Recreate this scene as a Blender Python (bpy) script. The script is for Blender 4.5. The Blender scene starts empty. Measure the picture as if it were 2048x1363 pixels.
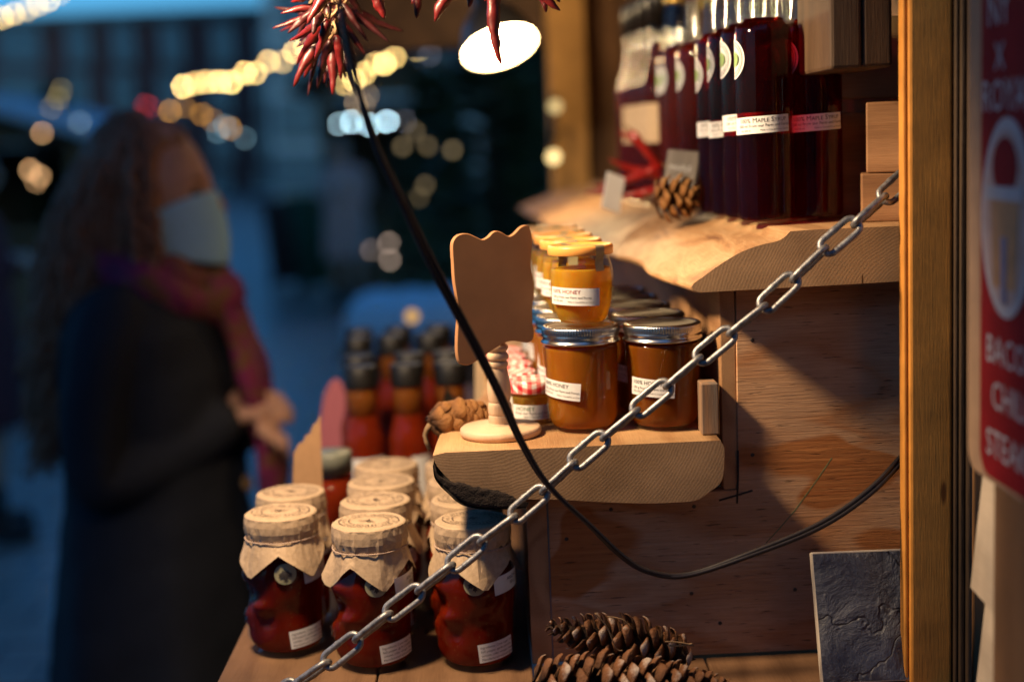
import bpy, bmesh, math, random
from mathutils import Vector, Matrix, noise as mn
random.seed(7)
S = bpy.context.scene
COL = S.collection
PI = math.pi
sin, cos, R_ = math.sin, math.cos, math.radians

# ------------------------------------------------------------------ camera
F, CX, CY = 2844.4, 1024.0, 681.5
CAM = Vector((0, 0, 1.60))
TH, RO, PS = R_(8.0), R_(2.4), R_(0.75)
W = Vector((sin(PS)*cos(TH), cos(PS)*cos(TH), -sin(TH)))
_r0 = Vector((cos(PS), -sin(PS), 0))
_u0 = _r0.cross(W)
RT = _r0*cos(RO) - _u0*sin(RO)
UP = _u0*cos(RO) + _r0*sin(RO)

def ray(px, py):
    return W + RT*((px-CX)/F) - UP*((py-CY)/F)

def at(px, py, Y):
    "point of the place at depth Y (metres along the stall) seen at a photo pixel"
    d = ray(px, py)
    return CAM + d*((Y-CAM.y)/d.y)

def on(px, py, z):
    d = ray(px, py)
    return CAM + d*((z-CAM.z)/d.z)

cd = bpy.data.cameras.new('camera')
cam = bpy.data.objects.new('camera', cd)
COL.objects.link(cam)
cam.matrix_world = Matrix(((RT.x, UP.x, -W.x, CAM.x), (RT.y, UP.y, -W.y, CAM.y), (RT.z, UP.z, -W.z, CAM.z), (0, 0, 0, 1)))
cd.sensor_width = 36
cd.lens = F/2048*36
cd.clip_start = .05
cd.clip_end = 600
cd.dof.use_dof = True
cd.dof.focus_distance = 1.225
cd.dof.aperture_fstop = 2.1
cd.dof.aperture_blades = 0
S.camera = cam

# ------------------------------------------------------------------ materials
def newmat(name):
    m = bpy.data.materials.new(name)
    m.use_nodes = True
    nt = m.node_tree
    nt.nodes.clear()
    return m, nt

def N(nt, typ, **kw):
    n = nt.nodes.new(typ)
    for k, v in kw.items():
        if k[0] == '_':
            setattr(n, k[1:], v)
        else:
            n.inputs[k.replace('__', ' ')].default_value = v
    return n

def c4(c):
    return (c[0], c[1], c[2], 1)

def out(nt, sock):
    o = nt.nodes.new('ShaderNodeOutputMaterial')
    nt.links.new(sock, o.inputs['Surface'])
    return o

def ramp(nt, fac, stops, interp='LINEAR'):
    r = nt.nodes.new('ShaderNodeValToRGB')
    el = r.color_ramp.elements
    r.color_ramp.interpolation = interp
    while len(el) < len(stops):
        el.new(0.5)
    for e, (p, c) in zip(el, stops):
        e.position = p
        e.color = c4(c) if len(c) == 3 else c
    nt.links.new(fac, r.inputs['Fac'])
    return r.outputs['Color']

def mapping(nt, scale=(1, 1, 1), rot=(0, 0, 0), loc=(0, 0, 0), coord='Object'):
    tc = nt.nodes.new('ShaderNodeTexCoord')
    mp = nt.nodes.new('ShaderNodeMapping')
    nt.links.new(tc.outputs[coord], mp.inputs['Vector'])
    mp.inputs['Scale'].default_value = scale
    mp.inputs['Rotation'].default_value = rot
    mp.inputs['Location'].default_value = loc
    return mp.outputs['Vector']

def noi(nt, vec, scale, detail=3, rough=.55, dist=0, outp='Fac'):
    n = N(nt, 'ShaderNodeTexNoise', Scale=scale, Detail=detail, Roughness=rough, Distortion=dist)
    nt.links.new(vec, n.inputs['Vector'])
    return n.outputs[outp]

def mth(nt, op, a, b=None, c=None, clamp=False):
    n = nt.nodes.new('ShaderNodeMath')
    n.operation = op
    n.use_clamp = clamp
    for i, v in enumerate((a, b, c)):
        if v is None:
            continue
        if isinstance(v, (int, float)):
            n.inputs[i].default_value = v
        else:
            nt.links.new(v, n.inputs[i])
    return n.outputs[0]

def mix(nt, fac, a, b, mode='MIX'):
    n = nt.nodes.new('ShaderNodeMix')
    n.data_type = 'RGBA'
    n.blend_type = mode
    for s, v in ((n.inputs[0], fac), (n.inputs[6], a), (n.inputs[7], b)):
        if isinstance(v, (int, float)):
            s.default_value = v
        elif isinstance(v, (tuple, list)):
            s.default_value = c4(v)
        else:
            nt.links.new(v, s)
    return n.outputs[2]

def bump(nt, h, strength=.3, dist=.002):
    b = N(nt, 'ShaderNodeBump', Strength=strength, Distance=dist)
    nt.links.new(h, b.inputs['Height'])
    return b.outputs['Normal']

def bsdf(nt, col=None, rough=.6, normal=None, **kw):
    p = nt.nodes.new('ShaderNodeBsdfPrincipled')
    if isinstance(col, (tuple, list)):
        p.inputs['Base Color'].default_value = c4(col)
    elif col is not None:
        nt.links.new(col, p.inputs['Base Color'])
    if isinstance(rough, (int, float)):
        p.inputs['Roughness'].default_value = rough
    else:
        nt.links.new(rough, p.inputs['Roughness'])
    if normal is not None:
        nt.links.new(normal, p.inputs['Normal'])
    for k, v in kw.items():
        s = p.inputs[k.replace('_', ' ')]
        if isinstance(v, (int, float)):
            s.default_value = v
        elif isinstance(v, (tuple, list)):
            s.default_value = c4(v) if s.type == 'RGBA' else v
        else:
            nt.links.new(v, s)
    return p.outputs[0]

def plain(name, col, rough=.6, var=.15, scale=60, bmp=0.1, bdist=.001, **kw):
    m, nt = newmat(name)
    v = mapping(nt)
    n = noi(nt, v, scale, 4)
    c = mix(nt, 1.0, ramp(nt, n, [(.25, (1-var,)*3), (.75, (1+var*.4,)*3)]), col, 'MULTIPLY')
    out(nt, bsdf(nt, c, rough, bump(nt, n, bmp, bdist) if bmp else None, **kw))
    return m

def wood(name, light, dark, axis='x', freq=22, stretch=9, knots=.0, grey=None, bmp=.35, rough=.62, rings=26, low=3.0, fibre=1.0):
    "sawn wood: contour-like growth rings from a stretched noise, plus fine fibres along the grain"
    m, nt = newmat(name)
    sc = {'x': (1/stretch, 1, 1), 'y': (1, 1/stretch, 1), 'z': (1, 1, 1/stretch)}[axis]
    v = mapping(nt, tuple(s*freq for s in sc))
    a = noi(nt, v, .28, 2, .5, .3)
    ringv = mth(nt, 'SINE', mth(nt, 'MULTIPLY', a, rings*2.4))
    ringv = mth(nt, 'MULTIPLY_ADD', ringv, .5, .5)
    ringv = mth(nt, 'POWER', ringv, 1.7)
    fs = {'x': (.035, 1, 1), 'y': (1, .035, 1), 'z': (1, 1, .035)}[axis]
    v2 = mapping(nt, tuple(s*900*fibre for s in fs))
    f = noi(nt, v2, 1.0, 3, .7)
    big = noi(nt, mapping(nt), low*4, 3)
    mixf = mth(nt, 'ADD', mth(nt, 'MULTIPLY', ringv, .5), mth(nt, 'MULTIPLY', mth(nt, 'SUBTRACT', f, .42), 1.0), clamp=True)
    c = ramp(nt, mixf, [(0.05, light), (.9, dark)])
    c = mix(nt, 1.0, c, ramp(nt, big, [(.3, (.72, .72, .72)), (.7, (1.12, 1.1, 1.08))]), 'MULTIPLY')
    if grey:
        g = ramp(nt, noi(nt, mapping(nt, tuple(s*60 for s in fs)), 1, 4, .7), [(.42, (0, 0, 0)), (.62, (1, 1, 1))])
        c = mix(nt, g, c, grey)
    h = mth(nt, 'ADD', mth(nt, 'MULTIPLY', ringv, -.35), f)
    # a few dark pin marks and splits
    vo = N(nt, 'ShaderNodeTexVoronoi', Scale=1.0)
    nt.links.new(mapping(nt, tuple(s*(26 if s == 1 else 26*.5) for s in [1 if q == 1 else .5 for q in sc])), vo.inputs['Vector'])
    spot = ramp(nt, vo.outputs['Distance'], [(.045, (.28, .22, .2)), (.085, (1, 1, 1))])
    c = mix(nt, 1.0, c, spot, 'MULTIPLY')
    out(nt, bsdf(nt, c, rough, bump(nt, h, bmp, .0012), Specular_IOR_Level=.3))
    return m

def plywood(name):
    m, nt = newmat(name)
    v = mapping(nt, (3.2, 3.2, 10.5))
    a = noi(nt, v, 1.15, 2.2, .45, .55)
    t = mth(nt, 'FRACT', mth(nt, 'MULTIPLY', a, 7.0))
    late = ramp(nt, t, [(.0, (.9, .9, .9)), (.12, (.6, .6, .6)), (.45, (0, 0, 0)), (.8, (.05, .05, .05)), (1, (.9, .9, .9))])
    fib = noi(nt, mapping(nt, (26, 700, 700)), 1, 3, .75)
    check = ramp(nt, noi(nt, mapping(nt, (45, 400, 520)), 1, 2, .5), [(.30, (.35, .35, .35)), (.37, (1, 1, 1))])
    base = ramp(nt, fib, [(.25, (.46, .25, .125)), (.75, (.66, .41, .235))])
    orange = ramp(nt, noi(nt, mapping(nt, (10, 300, 300)), 1, 2), [(.3, (.36, .12, .03)), (.7, (.48, .19, .055))])
    c = mix(nt, mth(nt, 'MULTIPLY', late, .65), base, orange)
    patch = ramp(nt, noi(nt, mapping(nt, (9, 9, 14)), 1, 1.5, .4, .3), [(.55, (0, 0, 0)), (.58, (1, 1, 1))])
    c = mix(nt, mth(nt, 'MULTIPLY', patch, .95), c, orange)
    c = mix(nt, 1.0, c, check, 'MULTIPLY')
    stain = noi(nt, mapping(nt, (6, 6, 9)), 1, 4, .6)
    c = mix(nt, 1.0, c, ramp(nt, stain, [(.3, (.62, .6, .6)), (.65, (1.08, 1.06, 1.05))]), 'MULTIPLY')
    h = mth(nt, 'ADD', mth(nt, 'MULTIPLY', late, .25), mth(nt, 'ADD', fib, mth(nt, 'MULTIPLY', check, 1.3)))
    out(nt, bsdf(nt, c, .66, bump(nt, h, .55, .0014), Specular_IOR_Level=.3))
    return m

def endgrain(name, light, dark, cx, cz, freq=900):
    m, nt = newmat(name)
    v = mapping(nt, (1, 1, 1), loc=(-cx, 0, -cz))
    sp = nt.nodes.new('ShaderNodeSeparateXYZ')
    nt.links.new(v, sp.inputs[0])
    r = mth(nt, 'SQRT', mth(nt, 'ADD', mth(nt, 'POWER', sp.outputs[0], 2), mth(nt, 'POWER', sp.outputs[2], 2)))
    wob = noi(nt, mapping(nt), 22, 3)
    r = mth(nt, 'ADD', r, mth(nt, 'MULTIPLY', wob, .012))
    ring = mth(nt, 'MULTIPLY_ADD', mth(nt, 'SINE', mth(nt, 'MULTIPLY', r, freq*2.6)), .5, .5)
    saw = noi(nt, mapping(nt, (330, 330, 620), rot=(0, .35, 0)), 1, 2, .6)
    fine = noi(nt, mapping(nt), 650, 3, .7)
    k = mth(nt, 'ADD', mth(nt, 'MULTIPLY', ring, .16), mth(nt, 'ADD', mth(nt, 'MULTIPLY', saw, .24), mth(nt, 'MULTIPLY', fine, .50)), clamp=True)
    c = ramp(nt, k, [(.2, dark), (.85, light)])
    c = mix(nt, 1.0, c, ramp(nt, noi(nt, mapping(nt), 18, 4), [(.3, (.65, .62, .6)), (.7, (1.1, 1.08, 1.05))]), 'MULTIPLY')
    crk = noi(nt, mapping(nt, (150, 150, 22), loc=(.3, 0, .2)), 1, 2, .5)
    c = mix(nt, 1.0, c, ramp(nt, crk, [(.255, (.3, .24, .2)), (.285, (1, 1, 1))]), 'MULTIPLY')
    out(nt, bsdf(nt, c, .75, bump(nt, k, .22, .0008), Specular_IOR_Level=.2))
    return m

def liveedge(name):
    m, nt = newmat(name)
    v = mapping(nt, (30, 9, 30))
    n = noi(nt, v, 1.2, 4, .6, .8)
    c = ramp(nt, n, [(.28, (.24, .115, .055)), (.45, (.46, .25, .11)), (.6, (.56, .34, .17)), (.8, (.42, .23, .115))])
    f = noi(nt, mapping(nt, (500, 30, 500)), 1, 3)
    c = mix(nt, 1.0, c, ramp(nt, f, [(.3, (.9, .88, .86)), (.7, (1.03, 1.03, 1.03))]), 'MULTIPLY')
    out(nt, bsdf(nt, c, .55, bump(nt, mth(nt, 'MULTIPLY_ADD', f, .15, n), .5, .003), Specular_IOR_Level=.35))
    return m

def glossmix(nt, base, gloss_rough=.03, ior=1.5, k=.42):
    "Fresnel reflection over whatever base closure"
    lw = N(nt, 'ShaderNodeLayerWeight', Blend=.5)
    f0 = ((ior-1)/(ior+1))**2
    fr = mth(nt, 'MULTIPLY_ADD', mth(nt, 'POWER', lw.outputs['Facing'], 5.0), (1-f0)*k, f0*min(1, k*1.4))
    g = N(nt, 'ShaderNodeBsdfGlossy', Roughness=gloss_rough, Color=(1, 1, 1, 1))
    mx = nt.nodes.new('ShaderNodeMixShader')
    nt.links.new(fr, mx.inputs[0])
    nt.links.new(base, mx.inputs[1])
    nt.links.new(g.outputs[0], mx.inputs[2])
    return mx.outputs[0]

def glass(name, tint=(.96, .98, .97)):
    m, nt = newmat(name)
    t = N(nt, 'ShaderNodeBsdfTransparent', Color=c4(tint))
    out(nt, glossmix(nt, t.outputs[0], .02, ior=1.5))
    return m

def mixsh(nt, f, a, b):
    mx = nt.nodes.new('ShaderNodeMixShader')
    if isinstance(f, (int, float)):
        mx.inputs[0].default_value = f
    else:
        nt.links.new(f, mx.inputs[0])
    nt.links.new(a, mx.inputs[1])
    nt.links.new(b, mx.inputs[2])
    return mx.outputs[0]

def liquid(name, tint, glow, fglow=.35, frefr=.5, rough=.0, ior=1.42, seeds=0, gcol=None):
    "honey, syrup: part refracts, part lets light straight on (tinted), part scatters it"
    m, nt = newmat(name)
    rf = N(nt, 'ShaderNodeBsdfRefraction', Color=c4(tint), Roughness=rough, IOR=ior)
    tr = N(nt, 'ShaderNodeBsdfTransparent', Color=c4(tint))
    a = mixsh(nt, 1-frefr, rf.outputs[0], tr.outputs[0])
    n = noi(nt, mapping(nt, (1, 1, .35)), 45, 3)
    gc = mix(nt, 1.0, ramp(nt, n, [(.3, (.75, .75, .75)), (.7, (1.1, 1.1, 1.1))]), glow, 'MULTIPLY')
    if seeds:
        vo = N(nt, 'ShaderNodeTexVoronoi', Scale=seeds)
        nt.links.new(mapping(nt, (1, 1, .8)), vo.inputs['Vector'])
        sd = ramp(nt, vo.outputs['Distance'], [(.12, (1, 1, 1)), (.2, (0, 0, 0))])
        gc = mix(nt, mth(nt, 'MULTIPLY', sd, .6), gc, gcol or (.6, .3, .08))
    p = bsdf(nt, gc, .5, Subsurface_Weight=.6, Subsurface_Radius=(1, .35, .08), Subsurface_Scale=.02, Specular_IOR_Level=0.0)
    tl = nt.nodes.new('ShaderNodeBsdfTranslucent')
    nt.links.new(gc, tl.inputs['Color'])
    pp = mixsh(nt, .35, p, tl.outputs[0])
    out(nt, glossmix(nt, mixsh(nt, fglow, a, pp), .05, ior=1.35, k=.12))
    return m

def emit(name, col, st):
    m, nt = newmat(name)
    e = N(nt, 'ShaderNodeEmission', Color=c4(col), Strength=st)
    out(nt, e.outputs[0])
    m.cycles.emission_sampling = 'NONE'
    return m

M = {}
M['ply'] = plywood('plywood')
M['shelf_top'] = wood('pine_shelf_top', (.52, .31, .15), (.33, .16, .065), 'y', 30, 7, rings=20)
M['live'] = liveedge('peeled_live_edge')
M['end_low'] = endgrain('sawn_end_low', (.58, .38, .22), (.26, .155, .08), -.02, 1.42)
M['end_up'] = endgrain('sawn_end_up', (.74, .47, .26), (.40, .235, .115), .40, 1.40)
M['pine_x'] = wood('pine_x', (.50, .29, .14), (.30, .14, .06), 'x', 24)
M['pine_y'] = wood('pine_y', (.48, .27, .13), (.28, .13, .055), 'y', 24)
M['pine_z'] = wood('pine_z', (.42, .25, .14), (.20, .10, .05), 'z', 24, grey=(.19, .15, .12))
M['post'] = wood('stained_post', (.64, .275, .05), (.36, .14, .025), 'z', 12, 9, rings=5, bmp=.3, low=7)
M['post_edge_'] = None
M['post_edge'] = wood('weathered_edge', (.075, .045, .025), (.02, .013, .009), 'z', 60, 30, rings=20, bmp=.8)
M['dark_wood'] = wood('dark_boards', (.20, .105, .05), (.10, .05, .024), 'z', 20, rings=16)
M['roof_wood'] = wood('roof_boards', (.15, .085, .05), (.08, .045, .028), 'y', 20, rings=16)
M['timber'] = wood('old_timber', (.11, .065, .035), (.05, .028, .016), 'z', 24, rings=14)
M['block'] = wood('offcut', (.36, .185, .085), (.19, .085, .035), 'x', 40, rings=14)
M['counter'] = wood('counter_board', (.21, .115, .06), (.11, .055, .028), 'y', 26, 10, rings=22)
M['grey_plank'] = wood('weathered_grey', (.40, .36, .31), (.20, .17, .14), 'z', 50, rings=18, bmp=.6)
M['clap'] = wood('pale_clapboard', (.50, .42, .33), (.36, .29, .22), 'y', 24, 12, rings=9, bmp=.15)
M['beech'] = wood('turned_beech', (.66, .47, .31), (.50, .33, .20), 'z', 60, 10, rings=9, bmp=.12, rough=.5)
M['mdf'] = plain('sign_board_card', (.38, .175, .07), .7, .22, 22, .15)
M['bark'] = plain('bark', (.020, .011, .008), .95, .6, 260, .8, .002)
M['glass'] = glass('clear_glass')
M['honey_dark'] = liquid('honey_dark', (.84, .40, .06), (.60, .21, .016), .62, .5, .10)
M['honey_dark2'] = liquid('honey_darker', (.74, .28, .035), (.42, .12, .010), .56, .5, .1)
M['honey'] = liquid('honey_amber', (.98, .68, .14), (1.0, .52, .05), .42, .45, .03)
M['honey_pale'] = liquid('honey_pale', (.97, .72, .22), (.82, .48, .09), .35, .6, .02)
M['syrup'] = liquid('syrup_dark', (.80, .035, .010), (.05, .004, .002), .18, .45, .0)
M['syrup_red'] = liquid('syrup_red', (.62, .06, .02), (.20, .02, .008), .35, .6, .0)
M['jam'] = liquid('pepper_jam', (.48, .026, .008), (.30, .020, .005), .62, .6, .10, seeds=230, gcol=(.35, .12, .03))
M['sauce'] = liquid('hot_sauce', (.5, .05, .012), (.34, .035, .008), .78, .5, .1)
M['amber_neck'] = liquid('amber_neck', (.75, .30, .06), (.5, .17, .03), .5, .5, .1)
M['steel'] = plain('tin_lid', (.60, .57, .52), .24, .12, 120, .03, Metallic=1.0)
M['steel_top'] = plain('tin_disc', (.50, .45, .36), .42, .2, 60, .05, Metallic=.75)
M['zinc'] = None
M['lid_orange'] = plain('honey_pot_lid', (.80, .38, .09), .38, .06, 60, .02, Subsurface_Weight=.3, Subsurface_Radius=(1, .4, .1), Subsurface_Scale=.004)
M['paper'] = plain('white_label', (.78, .77, .75), .7, .05, 150, .05)
M['ink'] = plain('label_ink', (.035, .03, .03), .6, 0, 10, 0)
M['ink_red'] = plain('red_ink', (.30, .03, .02), .6, 0, 10, 0)
M['ink_green'] = plain('green_ink', (.02, .13, .05), .6, 0, 10, 0)
M['ink_brown'] = plain('stamp_ink', (.10, .065, .045), .8, .3, 400, 0)
M['black_plastic'] = plain('black_cap', (.009, .008, .0075), .42, .2, 90, .05)
M['grey_lid'] = plain('grey_green_lid', (.20, .21, .17), .4, .2, 90, .05)
M['tape'] = plain('seal_tape', (.30, .25, .13), .45, .2, 120, .1)
M['sticker'] = plain('gold_sticker', (.42, .39, .25), .38, .15, 90, .03, Metallic=.25)
M['twine'] = plain('twine', (.50, .36, .28), .85, .3, 900, .4)
M['slate'] = None
M['cream'] = plain('tile_body', (.62, .53, .42), .7, .1, 90, .1)
M['cable'] = plain('cable_sheath', (.020, .014, .014), .42, .3, 200, .12)
M['cable2'] = M['cable']
M['kraft_board'] = plain('kraft_board', (.42, .24, .12), .8, .12, 120, .1)
M['pale_card'] = plain('pale_card', (.60, .44, .28), .8, .1, 60, .08)
M['pink'] = plain('pink_card', (.45, .13, .16), .7, .1, 60, .05)
M['chili_red'] = plain('chili_red', (.34, .013, .010), .3, .4, 70, .35, .003)  # brighter copy for the loose chilies, their lit look put into the colour
M['chili'] = plain('dried_chili', (.085, .004, .004), .40, .55, 70, .35, .003, Subsurface_Weight=.15, Subsurface_Radius=(1, .1, .05), Subsurface_Scale=.004)  # colour darkened in place of the lamp's cutoff over the garland
M['chili_dark'] = plain('dried_chili_dark', (.035, .003, .004), .45, .5, 70, .4, .003)
M['stalk'] = plain('chili_stalk', (.24, .145, .07), .8, .3, 200, .2)
M['shade'] = plain('lamp_shade_enamel', (.10, .09, .08), .4, .1, 60, .05)
M['shade_in'] = plain('lamp_reflector', (.8, .74, .62), .35, .05, 60, 0)

def kraft():
    m, nt = newmat('kraft_paper')
    n = noi(nt, mapping(nt), 260, 4, .65)
    big = noi(nt, mapping(nt), 34, 3)
    c = ramp(nt, n, [(.3, (.41, .29, .185)), (.7, (.53, .385, .255))])
    c = mix(nt, 1, c, ramp(nt, big, [(.3, (.88, .87, .86)), (.7, (1.05, 1.05, 1.05))]), 'MULTIPLY')
    cr = noi(nt, mapping(nt), 70, 2, .5, 1.0)
    out(nt, bsdf(nt, c, .72, bump(nt, mth(nt, 'ADD', cr, mth(nt, 'MULTIPLY', n, .15)), .35, .002), Specular_IOR_Level=.3))
    return m
M['kraft'] = kraft()

def slate():
    m, nt = newmat('slate')
    v = mapping(nt)
    n = noi(nt, v, 26, 6, .62, .9)
    f = noi(nt, v, 240, 4, .7)
    vo = N(nt, 'ShaderNodeTexVoronoi', _feature='DISTANCE_TO_EDGE', Scale=11)
    w = N(nt, 'ShaderNodeVectorMath', _operation='ADD')
    nt.links.new(v, w.inputs[0])
    nz = N(nt, 'ShaderNodeTexNoise', Scale=24, Detail=3)
    nt.links.new(v, nz.inputs['Vector'])
    sc = N(nt, 'ShaderNodeVectorMath', _operation='SCALE')
    sc.inputs[3].default_value = .06
    nt.links.new(nz.outputs['Color'], sc.inputs[0])
    nt.links.new(sc.outputs[0], w.inputs[1])
    nt.links.new(w.outputs[0], vo.inputs['Vector'])
    ridge = ramp(nt, vo.outputs['Distance'], [(.0, (1, 1, 1)), (.018, (0, 0, 0))])
    veins = mth(nt, 'MULTIPLY', ridge, ramp(nt, noi(nt, v, 30, 3), [(.52, (0, 0, 0)), (.62, (1, 1, 1))]))
    c = ramp(nt, n, [(.3, (.035, .038, .055)), (.52, (.075, .08, .105)), (.68, (.11, .113, .135)), (.85, (.17, .16, .145))])
    c = mix(nt, mth(nt, 'MULTIPLY', veins, .12), c, (.38, .31, .22))
    h = mth(nt, 'ADD', mth(nt, 'MULTIPLY', n, 2.5), mth(nt, 'ADD', mth(nt, 'MULTIPLY', f, .5), mth(nt, 'MULTIPLY', ridge, -.6)))
    out(nt, bsdf(nt, c, .5, bump(nt, h, .9, .003), Specular_IOR_Level=.45))
    return m
M['slate'] = slate()
def zinc():
    m, nt = newmat('galvanised')
    n = noi(nt, mapping(nt), 170, 5, .7)
    r = noi(nt, mapping(nt), 420, 3, .6)
    c = ramp(nt, n, [(.3, (.13, .13, .135)), (.5, (.27, .27, .275)), (.7, (.42, .42, .415))])
    c = mix(nt, ramp(nt, r, [(.58, (0, 0, 0)), (.68, (1, 1, 1))]), c, (.24, .13, .07))
    out(nt, bsdf(nt, c, mth(nt, 'MULTIPLY_ADD', n, .35, .28), bump(nt, n, .6, .0008), Metallic=.7))
    return m
M['zinc'] = zinc()

def gingham():
    m, nt = newmat('gingham')
    v = mapping(nt)
    sp = nt.nodes.new('ShaderNodeSeparateXYZ')
    nt.links.new(v, sp.inputs[0])
    def stripe(s):
        return mth(nt, 'GREATER_THAN', mth(nt, 'FRACT', mth(nt, 'MULTIPLY', s, 115)), .5)
    k = mth(nt, 'MULTIPLY', mth(nt, 'ADD', stripe(mth(nt, 'ADD', sp.outputs[0], 5.0)), stripe(mth(nt, 'ADD', mth(nt, 'SUBTRACT', sp.outputs[1], sp.outputs[2]), 5.0))), .5)
    c = ramp(nt, k, [(0, (.82, .78, .75)), (.5, (.75, .22, .2)), (1, (.62, .02, .03))])
    out(nt, bsdf(nt, c, .35))
    return m
M['gingham'] = gingham()

def conemat(name, dark, mid, tip):
    m, nt = newmat(name)
    a = nt.nodes.new('ShaderNodeAttribute')
    a.attribute_name = 'along'
    n = noi(nt, mapping(nt), 320, 3, .7)
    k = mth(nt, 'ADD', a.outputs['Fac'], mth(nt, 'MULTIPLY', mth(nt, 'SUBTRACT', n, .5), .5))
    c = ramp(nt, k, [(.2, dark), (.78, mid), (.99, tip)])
    out(nt, bsdf(nt, c, .6, bump(nt, noi(nt, mapping(nt), 210, 5, .7), .9, .003), Specular_IOR_Level=.35))
    return m
M['cone_gold'] = conemat('cone_golden', (.06, .022, .006), (.25, .105, .026), (.32, .16, .05))
M['cone_brown'] = conemat('cone_brown', (.035, .015, .007), (.19, .075, .028), (.42, .34, .29))

# ------------------------------------------------------------------ mesh helpers
class MB:
    def __init__(s):
        s.v, s.f, s.mi, s.sm, s.attr = [], [], [], [], []
    def add(s, v, f, mi=0, smooth=True, M4=None, attr=0.0):
        o = len(s.v)
        s.v += [tuple(M4 @ Vector(p)) for p in v] if M4 is not None else [tuple(p) for p in v]
        s.attr += list(attr) if isinstance(attr, (list, tuple)) else [attr]*len(v)
        for q in f:
            s.f.append(tuple(i+o for i in q))
            s.mi.append(mi)
            s.sm.append(smooth)
        return s
    def mesh(s, name, mats, useattr=False):
        me = bpy.data.meshes.new(name)
        me.from_pydata(s.v, [], s.f)
        for m in (mats if isinstance(mats, (list, tuple)) else [mats]):
            me.materials.append(m)
        me.polygons.foreach_set('material_index', s.mi)
        me.polygons.foreach_set('use_smooth', s.sm)
        if useattr:
            at_ = me.attributes.new('along', 'FLOAT', 'POINT')
            at_.data.foreach_set('value', s.attr)
        me.update()
        return me
    def build(s, name, mats, parent=None, loc=None, useattr=False):
        return link(name, s.mesh(name, mats, useattr), parent, loc)

def link(name, me, parent=None, loc=None):
    o = bpy.data.objects.new(name, me)
    COL.objects.link(o)
    if parent is not None:
        o.parent = parent
    if loc is not None:
        o.location = loc
    return o

def tag(o, label=None, cat=None, group=None, kind=None):
    for k, v in (('label', label), ('category', cat), ('group', group), ('kind', kind)):
        if v:
            o[k] = v
    return o

def thing(name, label, cat, loc=(0, 0, 0), rz=0, group=None):
    o = bpy.data.objects.new(name, None)
    COL.objects.link(o)
    o.empty_display_size = .02
    o.location = loc
    o.rotation_euler = (0, 0, rz)
    return tag(o, label, cat, group)

def copy_tree(o, parent=None):
    c = o.copy()
    COL.objects.link(c)
    if parent is not None:
        c.parent = parent
    for ch in list(o.children):
        if ch.parent == o:
            copy_tree(ch, c)
    return c

def dup(root, loc, rz=0, label=None):
    c = copy_tree(root)
    c.location = loc
    c.rotation_euler = (0, 0, rz)
    if label:
        c['label'] = label
    return c

def lathe(prof, seg=48, fn=None, mb=None, mi=0, smooth=True, M4=None):
    "profile of (r, z) turned about z; r = 0 ends close"
    mb = mb or MB()
    v, f, rings = [], [], []
    for r, z in prof:
        if r <= 1e-6:
            rings.append([len(v)])
            v.append((0, 0, z))
        else:
            ids = []
            for k in range(seg):
                a = 2*PI*k/seg
                rr, zz = fn(r, a, z) if fn else (r, z)
                ids.append(len(v))
                v.append((rr*cos(a), rr*sin(a), zz))
            rings.append(ids)
    for A, B in zip(rings, rings[1:]):
        if len(A) == 1 and len(B) == 1:
            continue
        for k in range(seg):
            k2 = (k+1) % seg
            if len(A) == 1:
                f.append((A[0], B[k2], B[k]))
            elif len(B) == 1:
                f.append((A[k], A[k2], B[0]))
            else:
                f.append((A[k], A[k2], B[k2], B[k]))
    # profiles run bottom to top for outward normals
    return mb.add(v, f, mi, smooth, M4)

def smoothprof(pts, n=4):
    "Catmull-Rom through the points"
    o = []
    for i in range(len(pts)-1):
        p0, p1, p2, p3 = pts[max(i-1, 0)], pts[i], pts[i+1], pts[min(i+2, len(pts)-1)]
        for k in range(n):
            t = k/n
            o.append(tuple(.5*((2*b)+(-a+c)*t+(2*a-5*b+4*c-d)*t*t+(-a+3*b-3*c+d)*t**3) for a, b, c, d in zip(p0, p1, p2, p3)))
    o.append(tuple(pts[-1]))
    return o

def box(sx, sy, sz, bev=.001, c=(0, 0, 0), mb=None, mi=0, M4=None, segs=2):
    bm = bmesh.new()
    bmesh.ops.create_cube(bm, size=1)
    bmesh.ops.scale(bm, vec=(sx, sy, sz), verts=bm.verts)
    if bev > 0:
        bmesh.ops.bevel(bm, geom=list(bm.edges), offset=bev, segments=segs, affect='EDGES', profile=.5)
    bmesh.ops.translate(bm, vec=c, verts=bm.verts)
    bm.verts.index_update()
    v = [tuple(x.co) for x in bm.verts]
    f = [tuple(q.index for q in p.verts) for p in bm.faces]
    bm.free()
    return (mb or MB()).add(v, f, mi, False, M4)

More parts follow.
